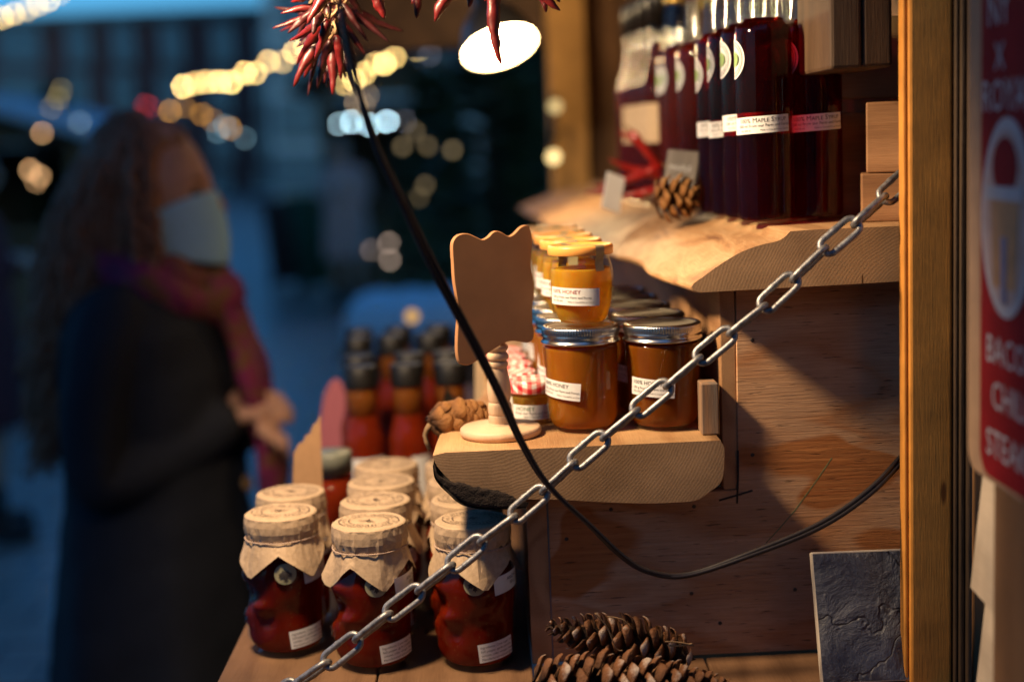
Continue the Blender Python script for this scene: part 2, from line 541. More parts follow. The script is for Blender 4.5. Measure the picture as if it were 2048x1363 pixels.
def tube(pts, rad, seg=8, mb=None, mi=0, closed=False, cap=True, attr=0.0):
    pts = [Vector(p) for p in pts]
    n = len(pts)
    rads = rad if isinstance(rad, (list, tuple)) else [rad]*n
    v, f = [], []
    t0 = (pts[1]-pts[0]).normalized()
    ref = Vector((0, 0, 1)) if abs(t0.z) < .9 else Vector((1, 0, 0))
    nrm = t0.cross(ref).normalized()
    for i, p in enumerate(pts):
        if closed:
            t = (pts[(i+1) % n]-pts[i-1]).normalized()
        else:
            t = (pts[min(i+1, n-1)]-pts[max(i-1, 0)]).normalized()
        nrm = (nrm - t*nrm.dot(t)).normalized()
        b = t.cross(nrm)
        for k in range(seg):
            a = 2*PI*k/seg
            v.append(p + (nrm*cos(a)+b*sin(a))*rads[i])
    for i in range(n if closed else n-1):
        j = (i+1) % n
        for k in range(seg):
            k2 = (k+1) % seg
            f.append((i*seg+k, i*seg+k2, j*seg+k2, j*seg+k))
    if cap and not closed:
        f.append(tuple(range(seg-1, -1, -1)))
        f.append(tuple((n-1)*seg+k for k in range(seg)))
    return (mb or MB()).add(v, f, mi, True, None, attr)

def prism(outline, y0, y1, mb=None, mi=0, mi_side=None, inset=0.0, M4=None, smooth_side=True):
    "outline of (x, z), counter-clockwise seen from -y, extruded from y0 (near) to y1"
    mb = mb or MB()
    n = len(outline)
    cx = sum(p[0] for p in outline)/n
    cz = sum(p[1] for p in outline)/n
    ms = mi if mi_side is None else mi_side
    if inset:
        def ins(d):
            res = []
            for i in range(n):
                a, b, c = outline[i-1], outline[i], outline[(i+1) % n]
                tx, tz = c[0]-a[0], c[1]-a[1]
                l = math.hypot(tx, tz) or 1
                res.append((b[0]-tz/l*d, b[1]+tx/l*d))
            return res
        q = ins(inset)
        rings = [[(x, y0, z) for x, z in q], [(x, y0+inset*.7, z) for x, z in outline], [(x, y1-inset*.7, z) for x, z in outline], [(x, y1, z) for x, z in q]]
    else:
        rings = [[(x, y0, z) for x, z in outline], [(x, y1, z) for x, z in outline]]
    v = [p for r in rings for p in r]
    f = []
    for k in range(len(rings)-1):
        for i in range(n):
            j = (i+1) % n
            f.append((k*n+i, k*n+n+i, k*n+n+j, k*n+j))
    mb.add(v, f, ms, smooth_side, M4)
    L = len(rings)-1
    mb.add(rings[0], [tuple(range(n))], mi, False, M4)
    mb.add(rings[L], [tuple(range(n-1, -1, -1))], mi, False, M4)
    return mb

# ------------------------------------------------------------------ lettering
_txt = {}
def text_geo(s, size=1.0, bold=0.0):
    k = (s, bold)
    if k not in _txt:
        cu = bpy.data.curves.new('lettering', 'FONT')
        cu.body = s
        cu.size = 1
        cu.offset = bold
        cu.resolution_u = 2
        o = bpy.data.objects.new('lettering', cu)
        COL.objects.link(o)
        bpy.context.view_layer.update()
        me = bpy.data.meshes.new_from_object(o.evaluated_get(bpy.context.evaluated_depsgraph_get()))
        _txt[k] = ([tuple(v.co) for v in me.vertices], [tuple(p.vertices) for p in me.polygons])
        bpy.data.objects.remove(o)
        bpy.data.meshes.remove(me)
        bpy.data.curves.remove(cu)
    v, f = _txt[k]
    return [(x*size, y*size) for x, y, z in v], f

def text_line(segs):
    "segs: list of (string, size); returns flat verts, faces, width"
    V, Fc, x = [], [], 0
    for s, size in segs:
        v, f = text_geo(s, size)
        if not v:
            x += size*.3
            continue
        x0 = min(p[0] for p in v)
        o = len(V)
        V += [(p[0]-x0+x, p[1]) for p in v]
        Fc += [tuple(i+o for i in q) for q in f]
        x = max(p[0] for p in V)+size*(.08+.3*(len(s)-len(s.rstrip())))
    return V, Fc, x

def wrap(r, a0, z0, u, w, lift=0.0, tilt=0.0):
    "a flat label point (u along, w up) laid round a cylinder of radius r"
    a = a0 + (u*cos(tilt)-w*sin(tilt))/r
    z = z0 + u*sin(tilt)+w*cos(tilt)
    return ((r+lift)*cos(a), (r+lift)*sin(a), z)

def label_on(parent, r, a0, z0, w, h, lines, tilt=0.0, mats=None, name='label', nseg=20):
    """paper label wrapped on a jar: a0 is the angle of its left edge, (0,0) its lower left corner.
    lines: (segments, u, v, ink)"""
    mb = MB()
    v, f = [], []
    for j in range(3):
        for i in range(nseg+1):
            v.append(wrap(r, a0, z0, w*i/nseg, h*j/2, .0003, tilt))
    for j in range(2):
        for i in range(nseg):
            a = j*(nseg+1)+i
            f.append((a, a+1, a+nseg+2, a+nseg+1))
    mb.add(v, f)
    lab = mb.build(name, M['paper'], parent)
    inks = {}
    for segs, u, vv, ink in lines:
        V, Fc, wd = text_line(segs)
        inks.setdefault(ink, MB()).add([wrap(r, a0, z0, u+p[0], vv+p[1], .00048, tilt) for p in V], Fc, 0, False)
    for ink, b in inks.items():
        b.build('lettering', M[ink], lab)
    return lab

exec_order = []

# ================================================================== SETTING
def ground():
    m, nt = newmat('wet_paving')
    v = mapping(nt)
    br = N(nt, 'ShaderNodeTexBrick', Scale=1.0, Mortar__Size=.012)
    br.inputs['Brick Width'].default_value = .42
    br.inputs['Row Height'].default_value = .21
    br.inputs['Color1'].default_value = (.46, .36, .30, 1)
    br.inputs['Color2'].default_value = (.36, .27, .225, 1)
    br.inputs['Mortar'].default_value = (.03, .03, .03, 1)
    nt.links.new(v, br.inputs['Vector'])
    n = noi(nt, v, .55, 5, .6)
    c = mix(nt, 1, br.outputs['Color'], ramp(nt, n, [(.3, (.55, .55, .55)), (.7, (1.25, 1.25, 1.25))]), 'MULTIPLY')
    r = mth(nt, 'MULTIPLY_ADD', n, .5, .12)
    out(nt, bsdf(nt, c, r, bump(nt, br.outputs['Fac'], -.4, .004), Specular_IOR_Level=.6))
    mb = MB().add([(-400, -60, 0), (400, -60, 0), (400, 500, 0), (-400, 500, 0)], [(0, 1, 2, 3)], 0, False)
    tag(mb.build('ground', m), kind='structure')
ground()

# ------------------------------------------------------------------ the stall itself
stall = thing('market_stall', 'open wooden market stall with stepped counter, plywood end panel and yellowish corner post', 'market stall', (0, 1.2, 0))
def sbox(name, x0, x1, y0, y1, z0, z1, mat, bev=.0015, parent=stall, off=(0, 1.2, 0)):
    c = ((x0+x1)/2-off[0], (y0+y1)/2-off[1], (z0+z1)/2-off[2])
    o = box(x1-x0, y1-y0, z1-z0, bev).build(name, mat, parent)
    o.location = c
    return o
ZC, ZL, ZU = 1.13, 1.337, 1.515
YP = 1.235
# counter: boards along the stall
for i, (a, b) in enumerate(((-.262, -.118), (-.1165, .022), (.0235, .178), (.1795, .36))):
    sbox('counter_board', a, b, 1.0+.004*i, 2.75 if i < 2 else YP-.001, ZC-.028, ZC, M['counter'], .002)
sbox('front_board', -.245, -.225, 1.03, 2.75, .12, ZC-.029, M['dark_wood'])
sbox('end_board', -.224, .36, 1.03, 1.05, .12, ZC-.029, M['dark_wood'])
YP = 1.235
def pp(px, py): return at(px, py, YP)
xa, xb, zs, zt = pp(1101, 1150).x, pp(1476, 800).x, pp(1300, 1000).z+.006, 1.4660
pl = [(xa, ZC+.0015), (.3640, ZC+.0015), (.3640, zt), (xb, zt), (xb-.0015, zs), (xa, zs)]
prism([(x, z) for x, z in pl], YP-1.2, YP-1.2+.015, inset=.0008).build('plywood_panel', M['ply'], stall)
sbox('riser_board', xa-.0195, xa-.0008, YP+.001, 2.75, ZC, zs-.001, M['pine_y'], .001)
sbox('riser_board', xb-.0145, xb-.0008, YP+.0014, 2.75, zs, zt, M['pine_y'], .001)
sbox('batten', .1795, .1945, 1.222, 1.245, ZL+.0005, ZL+.046, M['pine_z'], .001)
# marker cross and nails on the plywood
nm = plain('nail_head', (.09, .075, .065), .45, .3, 200, .1, Metallic=.6)
panel = [o for o in stall.children if o.name == 'plywood_panel'][0]
for px, py in ((1133, 1077), (1222, 1018), (1388, 1012), (1383, 1186), (1505, 909), (1440, 1245), (1590, 1178), (1505, 680)):
    p = at(px, py, YP)
    o = lathe([(0, 0), (.0017, 0), (.0018, .0002), (.0010, .0005), (0, .0002)], 14).build('nail_head', nm, panel, (p.x, YP-1.2002, p.z))
    o.rotation_euler = (PI/2, 0, 0)
mk = MB()
for a, b in ((tuple(pp(1474, 1006).xz), tuple(pp(1476, 900).xz)), (tuple(pp(1438, 1000).xz), tuple(pp(1505, 980).xz))):
    t = tube([(a[0], -.0002, a[1]), ((a[0]+b[0])/2+.0005, -.0002, (a[1]+b[1])/2), (b[0], -.0002, b[1])], .0010, 6)
    mk.add([(x, YP-1.2+y*.2, z) for x, y, z in t.v], t.f)
mk.build('marker_cross', plain('marker_ink', (.02, .016, .014), .8, .3, 300, 0), panel)
ln = [at(px, py, YP) for px, py in ((1664, 915), (1630, 965), (1590, 1020), (1560, 1055), (1532, 1085))]
t = tube([(p.x, -.0001, p.z) for p in ln], .0005, 5)
mk = MB().add([(x, YP-1.2+y*.2, z) for x, y, z in t.v], t.f)
mk.build('crayon_line', plain('green_crayon', (.10, .16, .07), .9, .5, 300, 0), panel)
# corner post: stained face, weathered edge board to its right
sbox('corner_post', .3414, .3768, 1.150, 1.168, .0, 2.25, M['post'], .0025)
sbox('post_bead', .3378, .3410, 1.154, 1.168, .0, 2.25, M['post'], .0012)
for i, (a, b, y) in enumerate(((.3775, .3805, 1.146), (.3808, .3850, 1.142), (.3853, .3890, 1.136))):
    sbox('edge_board', a, b, y, 1.20, .0, 2.25, M['post_edge'], .0012)
# hanging timber, bracket and offcut blocks behind the syrup
sbox('hanging_timber', .2870, .3130, 1.185, 1.31, 1.647, 2.2, M['timber'], .003)
sbox('hanging_timber', .3135, .3385, 1.1856, 1.31, 1.6475, 2.2, M['timber'], .003)
br_ = [(.3150, 1.70), (.3155, 1.660), (.318, 1.648), (.323, 1.637), (.331, 1.629), (.34, 1.6255), (.41, 1.6255), (.41, 1.70)]
prism([(x, z) for x, z in br_], 1.345-1.2, 1.372-1.2, inset=.001).build('bracket', M['pine_x'], stall)
sbox('side_wall', .415, .43, 1.21, 3.02, 1.0, 2.24, M['dark_wood'])
sbox('back_wall', .216, 1.4, 3.03, 3.05, .0, 2.24, M['dark_wood'])
sbox('back_post', .137, .215, 2.98, 3.06, .0, 2.24, plain('back_post_wood', (.58, .31, .09), .6, .25, 30, .3))
sbox('rafter', -.33, 1.4, 3.08, 3.18, 1.80, 1.98, M['roof_wood'], .004)
sbox('rafter', -.41, 1.4, 2.0, 2.08, 2.13, 2.25, M['roof_wood'], .004)
sbox('rafter', -.41, 1.4, 1.22, 1.30, 2.13, 2.25, M['roof_wood'], .004)
sbox('roof', -.45, 1.5, .95, 3.4, 2.252, 2.285, M['roof_wood'], .004)
sbox('eave_board', -.45, -.42, .95, 3.4, 2.10, 2.251, M['roof_wood'], .003)
for y in (2.72,):
    sbox('counter_leg', -.222, -.16, y-.06, y, .0, ZC-.03, M['pine_z'], .003)
    sbox('counter_leg', -.222, -.16, 1.052, 1.11, .0, ZC-.03, M['pine_z'], .003)

# offcuts stacked by the post (loose things)
def offcut(name, loc, size, rz, label, cham=0):
    sx, sy, sz = size
    if cham:
        o2 = [(-sy/2, 0), (sy/2, 0), (sy/2, sz), (-sy/2+cham, sz), (-sy/2, sz-cham*.9)]
        mb = prism([(-x, z) for x, z in reversed(o2)], -sx/2, sx/2, inset=.001)
        mb.v = [(y, -x, z) for x, y, z in mb.v]
        mb.f = [q for q in mb.f]
    else:
        mb = box(sx, sy, sz, .0015, (0, 0, sz/2))
    o = mb.build(name, M['block'], None, loc)
    o.rotation_euler = (0, 0, rz)
    return tag(o, label, 'wood block', 'wooden offcut blocks')
offcut('wood_block', (.3600, 1.285, ZU), (.044, .050, .043), R_(-14), 'small sawn wood block at the bottom beside the dark syrup bottles')
offcut('wood_block', (.3660, 1.283, ZU+.0435), (.044, .052, .062), R_(-18), 'taller sawn wood block stacked on the smaller one behind the chain', 0)

offcut('wood_block', (.3460, 1.362, ZU), (.064, .050, .098), R_(-6), 'tall sawn wood block behind the inner syrup bottle, reddened by light through the syrup')

# ------------------------------------------------------------------ live edge shelves
def spline2(pts, n):
    return smoothprof(pts, n)

def slab(name, out_pts, ys, shift, mats, label, bump_amp=.0012):
    "closed outline (x, z) ccw from the front; shift(y) -> dx of the live edge; weight = how far left a point lies"
    n = len(out_pts)
    xs = [p[0] for p in out_pts]
    x0, x1 = min(xs), max(xs)
    zmin, zmax = min(p[1] for p in out_pts), max(p[1] for p in out_pts)
    v, f, mi = [], [], []
    y0 = ys[0]
    mb = MB()
    front = None
    for k, y in enumerate(ys):
        for i, (x, z) in enumerate(out_pts):
            w = max(0, 1-(x-x0)/(.16))**1.0
            dx = shift(y, z)*w
            nzv = mn.noise(Vector((x*22, y*9, z*22)))*bump_amp*(1 if k else 0)
            side = 0 if (z > zmax-.004 and x > x0+.02) else 1
            v.append((x+dx+nzv*2*w, y, z+nzv*(1 if side else .15)))
    for k in range(len(ys)-1):
        for i in range(n):
            j = (i+1) % n
            f.append((k*n+i, k*n+n+i, k*n+n+j, k*n+j))
            za, zb = out_pts[i][1], out_pts[j][1]
            top = za > zmax-.0035 and zb > zmax-.0035
            mi.append(0 if top else 1)
    o = len(mb.v)
    mb.v += v
    mb.attr += [0]*len(v)
    for q, m_ in zip(f, mi):
        mb.f.append(q)
        mb.mi.append(m_)
        mb.sm.append(True)
    mb.add(v[:n], [tuple(range(n))], 2, False)
    mb.add(v[-n:], [tuple(range(n-1, -1, -1))], 2, False)
    ob = mb.build(name, mats)
    return tag(ob, label, 'shelf', 'live edge shelf slabs')

P2 = lambda px, py, Y=1.2: (at(px, py, Y).x, at(px, py, Y).z)
# lower slab, outline read from its sawn end
low = [P2(868, 902), P2(866, 912), P2(873, 930), P2(888, 948), P2(905, 965), P2(925, 985), P2(955, 996), P2(1000, 999), P2(1060, 998), P2(1130, 999),
       P2(1200, 1003), P2(1290, 1006), P2(1350, 1004), P2(1392, 1000), P2(1420, 982), P2(1440, 966), P2(1447, 945), P2(1449, 900), P2(1446, 889)]
lowtop = [(x, ZL) for x in (.192, .18, .15, .12, .09, .06, .03, .0, -.03, -.046)]
low = smoothprof([(x, min(z, ZL-.002)) for x, z in low], 3)+[(.1925, ZL-.0012)]+lowtop+[(-.051, ZL-.001)]
slab('live_edge_shelf', low, [1.2, 1.2008, 1.202]+[1.204+i*.04 for i in range(38)],
     lambda y, z: (mn.noise(Vector((1.3, y*6, z*14)))-mn.noise(Vector((1.3, 7.2, z*14))))*.010*min(1, (y-1.2)*8) + .042*max(0, min(1, (y-1.29)/.2)),
     [M['shelf_top'], M['live'], M['end_low']], 'thick pale wood slab with live edge holding the mason jars of honey')
# strip of bark left on its underside
bk = MB()
bo = [(-.0545, 1.330), (-.051, 1.320), (-.040, 1.3165), (-.030, 1.321), (-.012, 1.3175), (.010, 1.3120), (.020, 1.300), (.028, 1.2935)]
bl = [(-.0560, 1.3265), (-.0545, 1.316), (-.047, 1.306), (-.0375, 1.2965), (-.027, 1.2900), (-.012, 1.2868), (.008, 1.2858), (.028, 1.2855)]
rows, cols, vv = 9, 40, []
bo = [(a[0]*.6+b_[0]*.4, a[1]*.55+b_[1]*.45) for a, b_ in zip(bo, bl)]
up, dn = smoothprof(bo, 6)[:cols+1], smoothprof(bl, 6)[:cols+1]
up = [(x, z+.0022*mn.noise(Vector((x*240, 1, 2)))) for x, z in up]
cols = len(up)-1
for y, lift in ((1.1975, 0), (1.1965, .4), (1.30, .4)):
    pass
for r in range(rows+1):
    for c_ in range(cols+1):
        t = r/rows
        x = up[c_][0]*(1-t)+dn[c_][0]*t
        z = up[c_][1]*(1-t)+dn[c_][1]*t
        nz = .35*mn.noise(Vector((x*130, 3.1, z*130)))+.5*mn.noise(Vector((x*420, 1.1, z*420)))
        e = min(1, min(t, 1-t, c_/cols, 1-c_/cols)*8)
        vv.append((x, 1.1994-e*(.0012+.0009*nz), z+.0006*nz))
ff = [(r*(cols+1)+c_, (r+1)*(cols+1)+c_, (r+1)*(cols+1)+c_+1, r*(cols+1)+c_+1) for r in range(rows) for c_ in range(cols)]
bk.add(vv, ff)
# and back along the underside
base = len(bk.v)
vv, ys_ = [], [1.1990+i*.03 for i in range(16)]
for y in ys_:
    for c_ in range(cols+1):
        x, z = dn[c_]
        nz = mn.noise(Vector((x*90, y*60, z*90)))
        vv.append((x-.001, y, z-.0015-.0015*nz))
ff = [(k*(cols+1)+c_, (k+1)*(cols+1)+c_, (k+1)*(cols+1)+c_+1, k*(cols+1)+c_+1) for k in range(len(ys_)-1) for c_ in range(cols)]
bk.add(vv, ff)
shelf_low = bpy.data.objects['live_edge_shelf']
bk.build('bark', M['bark'], shelf_low)
# upper slab
upf = [P2(1383, 573), P2(1390, 581), P2(1410, 584), P2(1500, 579), P2(1650, 571), P2(1790, 563)]
upf = smoothprof(upf, 4)+[(.408, 1.4695), (.4085, ZU-.002), (.407, ZU), (.38, ZU), (.34, ZU), (.30, ZU), (.275, ZU)]
upf += smoothprof([(.255, ZU-.0005), P2(1560, 480), P2(1520, 490), P2(1480, 505), P2(1440, 529), P2(1408, 552), P2(1388, 566)], 4)
def up_shift(y, z):
    t = y-1.2
    return -.05*min(1, t*2.2)-.03*max(0, min(1, t-.45)*2)+.010*mn.noise(Vector((4.7, y*7, z*18)))*min(1, t*10)
slab('live_edge_shelf', upf, [1.2, 1.2008, 1.202]+[1.204+i*.03 for i in range(52)], up_shift,
     [M['shelf_top'], M['live'], M['end_up']], 'thick wood slab with slanting live edge carrying the dark syrup bottles', .002)

# ------------------------------------------------------------------ lap siding and painted sign on the side wall, nearer than the post
wall = thing('clapboard_wall', 'pale lap siding wall between the yellowish post and the red sign', 'wall', (.3705, 1.05, 0), R_(-3))
nb = 17
for i in range(nb):
    z0 = 2.243-(i+1)*.125
    v = [(-.010, z0), (.012, z0), (.012, z0+.133), (.0015, z0+.133)]
    yy0, yy1 = -.088, .008
    vs = [(x, yy0, z) for x, z in v]+[(x, yy1-(.006 if z > z0+.1 else 0), z) for x, z in v]
    MB().add(vs, [(0, 1, 2, 3), (7, 6, 5, 4), (0, 4, 5, 1), (1, 5, 6, 2), (2, 6, 7, 3), (3, 7, 4, 0)], 0, False).build('clapboard', M['clap'], wall)
sbox('sheathing', .013, .03, -.75, .006, 0, 2.2, plain('blue_membrane', (.05, .09, .16), .6, .1, 40, .1), .001, wall, (0, 0, 0))
sbox('corner_trim', -.022, .012, -.75, -.0885, 0, 2.2, M['dark_wood'], .003, wall, (0, 0, 0))

sign = thing('painted_sign', 'tall red painted sign with rounded corners and white lettering hung on the pale siding', 'sign', (.3405, 1.006, 1.352), R_(-90))
# local: x runs towards the camera (-y world), z up, face looks to -x world
sw, sh, rc = .30, .70, .018
def rrect(w, h, r, n=6):
    pts = []
    for cx, cz, a0 in ((w-r, h-r, 0), (r, h-r, 90), (r, r, 180), (w-r, r, 270)):
        for k in range(n+1):
            a = R_(a0+90*k/n)
            pts.append((cx+r*cos(a), cz+r*sin(a)))
    return pts
red = plain('sign_red_paint', (.22, .008, .012), .75, .25, 30, .1, Specular_IOR_Level=.15)
wht = plain('sign_white_paint', (.42, .42, .46), .6, .15, 60, .05)
prism(rrect(sw, sh, rc), 0, .012, inset=.001).build('board', plain('sign_edge_wood', (.34, .21, .125), .7, .2, 60, .2), sign)
prism([(x+.028, z+.004) for x, z in rrect(sw-.032, sh-.008, rc)], -.0008, .0002, inset=.0003).build('red_panel', red, sign)
def signtext(s, size, x, z):
    V, Fc, w = text_line([(s, size)])
    MB().add([(x+p[0], -.0012, z+p[1]) for p in V], Fc, 0, False).build('lettering', wht, sign)
for s_, size, x, z in (('BACON', .027, .043, .085), ('CHILI', .027, .053, .054), ('STEAK', .027, .043, .020),
                       ('ROYAL', .030, .032, .254), ('X', .026, .054, .281), ('NY', .030, .042, .310)):
    signtext(s_, size, x, z)
def ellipse(cx, cz, rx, rz, n=40):
    return [(cx+rx*cos(2*PI*k/n), cz+rz*sin(2*PI*k/n)) for k in range(n)]
ec, ez = .078, .184
emb = prism(ellipse(ec, ez, .046, .066), -.0016, -.0005).build('emblem', wht, sign)
prism(ellipse(ec, ez, .040, .058), -.0022, -.0012).build('emblem_field', plain('emblem_pink', (.46, .33, .30), .6, .3, 40, 0), emb)
prism(ellipse(ec, ez+.034, .022, .019), -.0028, -.0018).build('emblem_cap', red, emb)
prism([(ec-.034, ez+.012), (ec+.034, ez+.012), (ec+.032, ez+.021), (ec-.032, ez+.021)], -.0032, -.0022).build('emblem_band', wht, emb)
prism([(ec-.020, ez-.046), (ec+.020, ez-.046), (ec+.026, ez+.012), (ec-.025, ez+.012)], -.0028, -.0018).build('emblem_figure', plain('emblem_orange', (.46, .24, .10), .6, .3, 60, 0), emb)
prism([(ec-.003, ez-.056), (ec+.004, ez-.056), (ec+.005, ez-.012), (ec-.004, ez-.012)], -.0034, -.0024).build('emblem_stripe', plain('emblem_blue', (.18, .20, .34), .6, .3, 60, 0), emb)

# ------------------------------------------------------------------ slate tile leaning on the plywood
tile = thing('slate_tile', 'dark slate tile with pale cream edge leaning on the plywood beside the post', 'tile', (at(1642, 1355, 1.158).x, 1.158, ZC))
MBt = box(.0755+.02, .009, .1115, .0012, (.0478, .0, .05575))
MBt.build('tile_body', M['cream'], tile)
g = MB()
nx, nz_ = 50, 60
for j in range(nz_+1):
    for i in range(nx+1):
        x, z = .0010+.0935*i/nx, .0012+.1085*j/nz_
        e = min(1, min(i, nx-i, j, nz_-j)/3)
        h = mn.fractal(Vector((x*38, 2.2, z*38)), .9, 2.0, 4)
        g.add([(x, -.0049-.0014*e*max(0, h+.8), z)], [])
g.f = [(j*(nx+1)+i, j*(nx+1)+i+1, (j+1)*(nx+1)+i+1, (j+1)*(nx+1)+i) for j in range(nz_) for i in range(nx)]
g.mi = [0]*len(g.f)
g.sm = [True]*len(g.f)
g.build('slate_face', M['slate'], tile)
tile.rotation_euler = (R_(-20), R_(.3), 0)

# ================================================================== JARS
NUM = ('front', 'second', 'third', 'fourth', 'fifth', 'sixth')
# ---- mason jar of dark honey (origin at base centre)
def make_mason(mat, label):
    t = thing('mason_jar', label, 'honey jar', group='mason jars of honey')
    gp = smoothprof([(0, .0015), (.022, .0012), (.0275, .0006), (.0305, .003), (.0325, .009), (.0335, .022), (.0345, .055), (.0352, .074), (.0347, .0785), (.0322, .0805), (.0322, .0895)], 3)
    lathe(gp, 64).build('glass', M['glass'], t)
    ip = smoothprof([(0, .0045), (.020, .0042), (.0265, .0045), (.0290, .008), (.0308, .013), (.0318, .024), (.0328, .055), (.0334, .0735), (.0328, .077), (.0300, .079)], 3)+[(0, .079)]
    lathe(ip, 56).build('honey', mat, t)
    def knurl(r, a, z):
        k = 1 if .0893 < z < .0943 else 0
        return r+.00035*k*cos(a*90), z
    lp = [(.0340, .0808), (.0358, .0806), (.0362, .0815), (.0358, .0826), (.0348, .0834), (.0346, .0856), (.0353, .0868), (.0353, .0878), (.0347, .0890), (.0349, .0896), (.0350, .0940), (.0343, .0955), (.0330, .0962), (.0305, .0960), (.0303, .0952)]
    lid = lathe(lp, 360, knurl).build('lid', M['steel'], t)
    dp = [(.0303, .0952), (.0285, .0958), (.0265, .0950), (.0240, .0945), (.0150, .0943), (0, .0944)]
    lathe(dp, 64).build('disc', M['steel_top'], lid)
    # pressed emblem in the glass, right of the paper label
    em = MB()
    for (u0, w0, u1, w1, rr) in ((0, -.006, 0, .004, .0010), (-.001, .001, -.0030, .0055, .0008), (.001, .002, .0028, .007, .0008), (-.0028, -.0065, .0028, -.0065, .0014), (0, .004, -.001, .009, .0007)):
        pts = [wrap(.0345, R_(-62), .040, u0+(u1-u0)*k/4, w0+(w1-w0)*k/4, -.0002) for k in range(5)]
        tube(pts, [rr*.6, rr, rr, rr, rr*.5], 6, em)
    em.build('embossing', M['glass'], t)
    return t
def honey_lines(ink, k=1.0):
    return [([('100% ', .0050*k), ('HONEY', .0050*k)], .0030, .0104*k, ink),
            ([('250 g From our Farm and Forest', .0029*k)], .0030, .0062*k, 'ink'),
            ([('Net 250 (H)', .0024*k)], .0030, .0030*k, 'ink'),
            ([('Made in Canada/Fait au Canada', .0019*k)], .0200*k, .0026*k, 'ink')]
mj = []
proto = make_mason(M['honey_dark'], 'mason jar of honey with silver lid under the small honey pot in front')
label_on(proto, .0344, R_(-168), .0352, .0425, .0158, honey_lines('ink'), R_(-5.5))
proto.location = (.0790, 1.2782, ZL)
mj.append(proto)
p2 = make_mason(M['honey_dark2'], 'mason jar of darker honey with bare silver lid at front right')
label_on(p2, .0344, R_(-152), .0345, .0425, .0158, honey_lines('ink'), R_(-4))
p2.location = (.1527, 1.2715, ZL)
for i in range(1, 5):
    dup(p2, (.152-.004*i, 1.2715+.073*i, ZL), R_((-12, 25, 40, 10)[i-1]), 'mason jar with bare silver lid, %s in the right hand row from the front' % NUM[i])
for i in range(1, 5):
    dup(proto, (.079-.003*i, 1.2782+.074*i, ZL), R_((-14, 20, 5, -30)[i-1]), 'mason jar below a honey pot, %s in the left hand row from the front' % NUM[i])

# ---- small honey pots stacked on the left row
def make_pot(label):
    t = thing('honey_pot', label, 'honey jar', group='honey pots with orange lids')
    gp = smoothprof([(0, .001), (.018, .0006), (.0212, .0012), (.0240, .006), (.0272, .016), (.0290, .028), (.0293, .040), (.0285, .050), (.0268, .057), (.0258, .0605), (.0258, .0665)], 3)
    lathe(gp, 64).build('glass', M['glass'], t)
    ip = smoothprof([(0, .0035), (.0170, .0032), (.0200, .004), (.0225, .008), (.0255, .017), (.0272, .028), (.0276, .040), (.0270, .048), (.0262, .0515)], 3)+[(.0245, .0513), (0, .0512)]
    lathe(ip, 56).build('honey', M['honey'], t)
    lp = [(.0268, .0648), (.0290, .0640), (.0296, .0645), (.0297, .0705), (.0290, .0722), (.0275, .0726), (.0262, .0722), (.0255, .0712), (.0150, .0711), (0, .0712)]
    lathe(lp, 64).build('lid', M['lid_orange'], t)
    # paper seal strip: over the lid, down both sides
    def strip(a, w, name):
        mb = MB()
        d = Vector((cos(a), sin(a), 0))
        s = Vector((-sin(a), cos(a), 0))
        prof = [(.0180, .0716), (.0255, .0718), (.0275, .0730), (.0292, .0728), (.0301, .0706), (.0302, .0640), (.0286, .0620), (.0280, .0560), (.0290, .0520), (.0293, .0500)]
        v = [d*r + s*w*(k-.5) + Vector((0, 0, z)) for r, z in prof for k in (0, 1)]
        f = [(2*i, 2*i+1, 2*i+3, 2*i+2) for i in range(len(prof)-1)]
        mb.add(v, f).build(name, M['tape'], t)
    strip(R_(-58), .0092, 'seal')
    strip(R_(122), .0092, 'seal')
    label_on(t, .0293, R_(-158), .0216, .0490, .0155, honey_lines('ink_red'), R_(-2.5))
    return t
pot = make_pot('small honey pot with orange lid and seal strip stacked on the front mason jar')
zl = ZL+.0958
pot.location = (.0815, 1.2782, zl)
for i in range(1, 5):
    dup(pot, (.0805-.0032*i, 1.2782+.074*i, zl), R_((-32, -38, 10, -20)[i-1]), 'small honey pot with orange lid, %s from the front of its row' % NUM[i])

# ---- tiny faceted honey jars with gingham lids
def make_mini(label):
    t = thing('mini_honey_jar', label, 'honey jar', group='tiny honey jars with gingham lids')
    def hexa(r, a, z):
        k = cos(PI/10)/cos(((a+.2) % (PI/5))-PI/10)
        w = 1 if z < .026 else 0
        return r*(1+(k-1)*w*1.0), z
    gp = [(0, .0008), (.0165, .0006), (.0192, .0016), (.0203, .005), (.0203, .0245), (.0213, .0255), (.0213, .0280), (.0190, .0300), (.0180, .032), (.018, .034)]
    lathe(gp, 60, hexa, smooth=False).build('glass', M['glass'], t)
    ip = [(0, .0050), (.0172, .0045), (.0184, .006), (.0186, .0240), (.0192, .0262), (.0180, .0290), (0, .0292)]
    lathe(ip, 60, hexa).build('honey', M['honey_pale'], t)
    lp = [(.0200, .0305), (.0212, .0300), (.0215, .0308), (.0213, .0395), (.0204, .0415), (.0190, .0420), (.0182, .0412), (0, .0413)]
    lathe(lp, 48).build('lid', M['gingham'], t)
    label_on(t, .0206, R_(-150), .0070, .0400, .0135, [([('HONEY', .0054)], .0050, .0082, 'ink_green'), ([('From our Farm and Forest', .0034)], .0040, .0048, 'ink'), ([('Made in Canada/Fait au Canada', .0021)], .0130, .0018, 'ink')], R_(-1.5))
    return t
mini = make_mini('tiny honey jar with red gingham lid, front one, beside the large mason jar')
mini.location = (.0335, 1.316, ZL)
for i, (x, y) in enumerate(((.0190, 1.366), (.0170, 1.416), (.0130, 1.466), (.0100, 1.516))):
    dup(mini, (x, y, ZL), R_(15*i-20), 'tiny honey jar with red gingham lid, %s from the front' % NUM[i+1])

